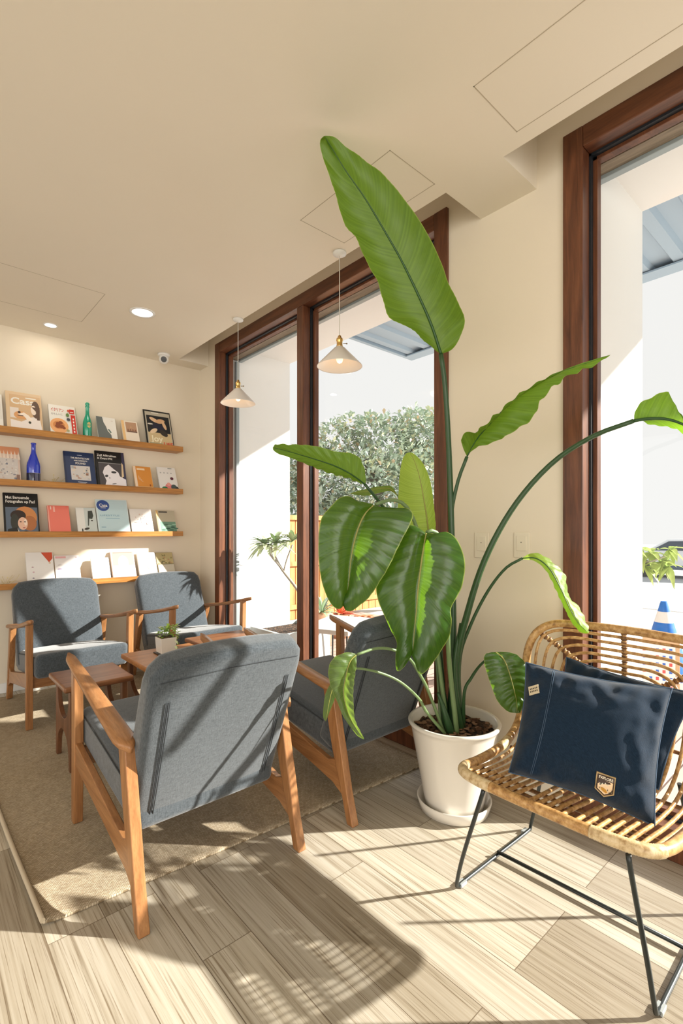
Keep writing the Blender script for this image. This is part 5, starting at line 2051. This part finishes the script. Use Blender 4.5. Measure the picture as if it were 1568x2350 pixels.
def spiky(px, py, d, n_, ln, wd, mats, label, name, seed, groundz=-0.02):
    c0 = at(px, py, d)
    t = thing(name, label, 'plant', (c0.x, c0.y, groundz))
    hgt = c0.z - groundz
    if hgt > 0.02:
        b = MB(); b.lathe([(0, 0), (0.10, 0), (0.12, hgt * 0.9), (0.115, hgt * 0.92), (0, hgt * 0.9)], 24); b.build('pot', ink(196, 150, 120), t)
    r_ = random.Random(seed)
    b = MB()
    for k in range(n_):
        a, e = r_.uniform(0, 2 * PI), r_.uniform(0.1, 1.3)
        small_leaf(b, (0, 0, hgt * 0.9), (math.cos(a) * math.cos(e), math.sin(a) * math.cos(e), math.sin(e)), ln * r_.uniform(0.7, 1.1), wd, k % len(mats), 0.3)
    b.build('foliage', mats, t)
    return t


spiky(738, 1398, 5.0, 30, 0.30, 0.03, [FOL, plain('grey_green_blade', (0.42, 0.50, 0.40), 0.5)], 'grey green spiky plant outside beside the mullion', 'agave', 3)
spiky(782, 1405, 5.4, 30, 0.26, 0.04, [plain('red_bract', (0.70, 0.12, 0.07), 0.5), plain('orange_bract', (0.80, 0.28, 0.14), 0.5)], 'red spiky bromeliad outside below the big drooping leaf', 'bromeliad', 4)
for k, (px, py) in enumerate([(822, 1418), (836, 1416), (850, 1419)]):
    c0 = at(px, 1432, 6.0)
    b = MB(); b.box((-0.035, -0.04, 0), (0.035, 0.04, 0.13)); o = b.build('terracotta_block', ink(186, 112, 76), bevel=0.006)
    o.location = (c0.x, c0.y, -0.02)
    tag(o, ['leftmost of three small terracotta blocks outside beyond the white table', 'middle of three small terracotta blocks outside beyond the white table', 'rightmost of three small terracotta blocks outside beyond the white table'][k], 'block', 'terracotta blocks beyond the deck')
b = MB(); b.box((4.4, 5.6, -0.06), (8.0, 5.9, 0.18)); o = b.build('low_wall', EXT, bevel=0.01)
tag(o, 'low pale garden wall beyond the deck', 'wall')

# big tree beyond
tree = thing('broad_tree', 'broad grey green tree filling the lower part of the left window view', 'tree', tuple(at(880, 1217, 14))[:2] + (-0.06,))
TO = Vector(tree.location)
TF = [plain('hazy_green_leaf', (0.42, 0.52, 0.43), 0.8), plain('hazy_pale_leaf', (0.56, 0.64, 0.52), 0.8), plain('hazy_olive_leaf', (0.66, 0.66, 0.45), 0.8), plain('rust_leaf', (0.72, 0.54, 0.36), 0.8)]  # overexposed haze is put into these lightened leaf colours
lobes = [(802, 975, 26, 13.5), (770, 1010, 45, 13.6), (850, 990, 40, 14), (880, 1035, 85, 14), (950, 985, 50, 14), (985, 1010, 70, 14.3), (700, 1075, 55, 13.5), (660, 1110, 55, 13.7), (750, 1100, 80, 13.4),
         (850, 1120, 95, 13.4), (950, 1110, 95, 13.6), (1010, 1090, 80, 14), (700, 1150, 60, 13.5), (800, 1175, 60, 13.5), (1050, 1000, 70, 14.5), (620, 1150, 50, 13.9)]
r_ = random.Random(12)
b = MB()
for (px, py, pr, d) in lobes:
    c0 = at(px, py, d) - TO
    rad = pr * d / FPX
    n_ = int(430 * (pr / 50.0) ** 2)
    for k in range(n_):
        v = Vector((r_.gauss(0, 1), r_.gauss(0, 1), r_.gauss(0, 1))).normalized() * rad * r_.uniform(0.45, 1.05) ** 0.6
        p = c0 + v
        dv = (v.normalized() + Vector((r_.uniform(-1, 1), r_.uniform(-1, 1), r_.uniform(-0.6, 1)))).normalized()
        q = r_.random()
        small_leaf(b, p, dv, r_.uniform(0.12, 0.24), r_.uniform(0.07, 0.12), 0 if q < 0.42 else 1 if q < 0.80 else 2 if q < 0.95 else 3, 0.2, n=2)
b.build('foliage', TF, tree)
b = MB()
b.tube(catmull([(0, 0, 0), (0.1, 0.1, 1.0), (-0.2, 0, 2.2), (-0.5, 0.2, 3.2)], 16), [0.22 - 0.13 * i / 16 for i in range(17)], 8)
b.tube(catmull([(0.08, 0.1, 1.0), (0.9, 0.3, 1.9), (1.6, 0.4, 2.8)], 12), [0.13 - 0.07 * i / 12 for i in range(13)], 8)
b.tube(catmull([(0.05, 0.1, 0.8), (-1.0, 0.5, 1.5), (-2.0, 0.9, 2.0)], 12), [0.12 - 0.07 * i / 12 for i in range(13)], 8)
b.build('trunk', plain('grey_bark', (0.25, 0.22, 0.18), 0.9), tree)

# leafy branch behind the pier edge, right window
t = thing('garden_shrub', 'light green broad leaved shrub poking past the pier in the right window', 'shrub', tuple(at(1425, 1217, 3.9))[:2] + (-0.06,))
TO = Vector(t.location)
b = MB()
b.tube(catmull([(0, 0, 0), (0.02, 0, 0.6), (0.05, -0.03, 0.95), at(1490, 1290, 3.8) - TO, at(1530, 1275, 3.75) - TO], 24), [0.02 - 0.014 * i / 24 for i in range(25)], 8)
b.tube(catmull([(0.02, 0, 0.5), (0.06, 0.0, 0.8), at(1470, 1250, 3.85) - TO], 12), 0.008, 6)
b.build('trunk', plain('pale_grey_bark', (0.42, 0.38, 0.32), 0.8), t)
LG = make_leaf('shrub_pale_leaf', (0.30, 0.45, 0.14), (0.45, 0.58, 0.24), (0.6, 0.75, 0.25), 0.45, 0.4)
b = MB()
r_ = random.Random(21)
for (px, py, n_) in ((1470, 1262, 14), (1495, 1268, 12), (1515, 1290, 14), (1538, 1262, 10), (1480, 1300, 8), (1450, 1260, 10), (1535, 1300, 8)):
    c0 = at(px, py, 3.8) - TO
    for k in range(n_):
        a, e = r_.uniform(0, 2 * PI), r_.uniform(-1.0, 0.9)
        small_leaf(b, c0, (math.cos(a) * math.cos(e), math.sin(a) * math.cos(e), math.sin(e)), r_.uniform(0.09, 0.15), 0.05, 0, 0.5, n=5)
b.build('foliage', LG, t)

# traffic cone
c0 = at(1524, 1380, 3.95)
cone = thing('traffic_cone', 'blue and white traffic cone outside the right window', 'traffic cone', (c0.x, c0.y, -0.06))
H0 = c0.z + 0.06
BL_, WT_ = plain('cone_blue', (0.01, 0.16, 0.60), 0.5), plain('cone_white', (0.8, 0.8, 0.8), 0.5)
b = MB(); b.box((-0.17, -0.17, 0), (0.17, 0.17, 0.03)); b.build('base', BL_, cone, bevel=0.005)
b = MB()
def cr(z):
    return 0.022 + (H0 - z) * 0.27
st = [0.03, H0 - 0.36, H0 - 0.24, H0 - 0.165, H0 - 0.08, H0]
for k in range(5):
    b.lathe([(cr(st[k]), st[k]), (cr(st[k + 1]), st[k + 1])], 28, mi=[0, 1, 0, 1, 0][4 - k] if k != 4 else 0)
b.lathe([(cr(H0), H0), (0.0, H0)], 28)
b.build('body', [BL_, WT_], cone)

# dotted notice board, low outside
c0 = at(1500, 1460, 3.1)
nb = thing('notice_board', 'low tan board with rows of blue and red dots seen through the rattan back', 'sign', (c0.x, c0.y, -0.06), R(-62))
b = MB(); b.box((-0.14, -0.012, 0), (0.14, 0.012, c0.z + 0.06)); b.build('panel', ink(206, 172, 136), nb, bevel=0.004)
b = MB(); b.box((-0.115, -0.0145, c0.z - 0.30), (0.115, -0.012, c0.z + 0.02)); b.build('sheet', ink(236, 234, 230), nb)
b = MB()
for r0 in range(6):
    for k in range(6):
        x, z = -0.09 + 0.036 * k, c0.z - 0.02 - 0.045 * r0
        b.box((x - 0.008, -0.0165, z - 0.010), (x + 0.008, -0.0145, z + 0.010), (r0 + k) % 3 == 1 and 1 or 0)
b.build('dots', [ink(60, 110, 200), ink(210, 90, 90)], nb)

# parked car, mostly out of the picture
c0 = at(1600, 1217, 15.8)
car = thing('parked_car', 'white car parked across the road at the right picture edge', 'car', (c0.x, c0.y, -0.38), R(-90))
prof = [(-2.1, 0.30), (-2.15, 0.55), (-2.05, 0.78), (-1.2, 0.86), (-0.6, 1.24), (0.7, 1.28), (1.5, 0.90), (2.1, 0.84), (2.15, 0.30)]
b = MB(); b.prism(prof, 'Y', -0.85, 0.85); b.build('body', plain('white_car_paint', (0.75, 0.77, 0.80), 0.25, coat=0.5), car, bevel=0.04)
b = MB(); b.prism([(-1.05, 0.88), (-0.55, 1.18), (0.65, 1.21), (1.30, 0.90)], 'Y', -0.87, 0.87); b.build('windows', plain('dark_car_glass', (0.03, 0.05, 0.08), 0.1), car)
b = MB(); b.box((-2.17, -0.86, 0.28), (2.17, 0.86, 0.42)); b.build('sill', plain('dark_blue_trim', (0.06, 0.10, 0.16), 0.5), car, bevel=0.02)
for x in (-1.35, 1.35):
    for y in (-0.87, 0.67):
        b = MB(); b.tube([(x, y, 0.31), (x, y + 0.2, 0.31)], 0.31, 24); b.build('wheel', plain('tyre', (0.02, 0.02, 0.02), 0.8), car)
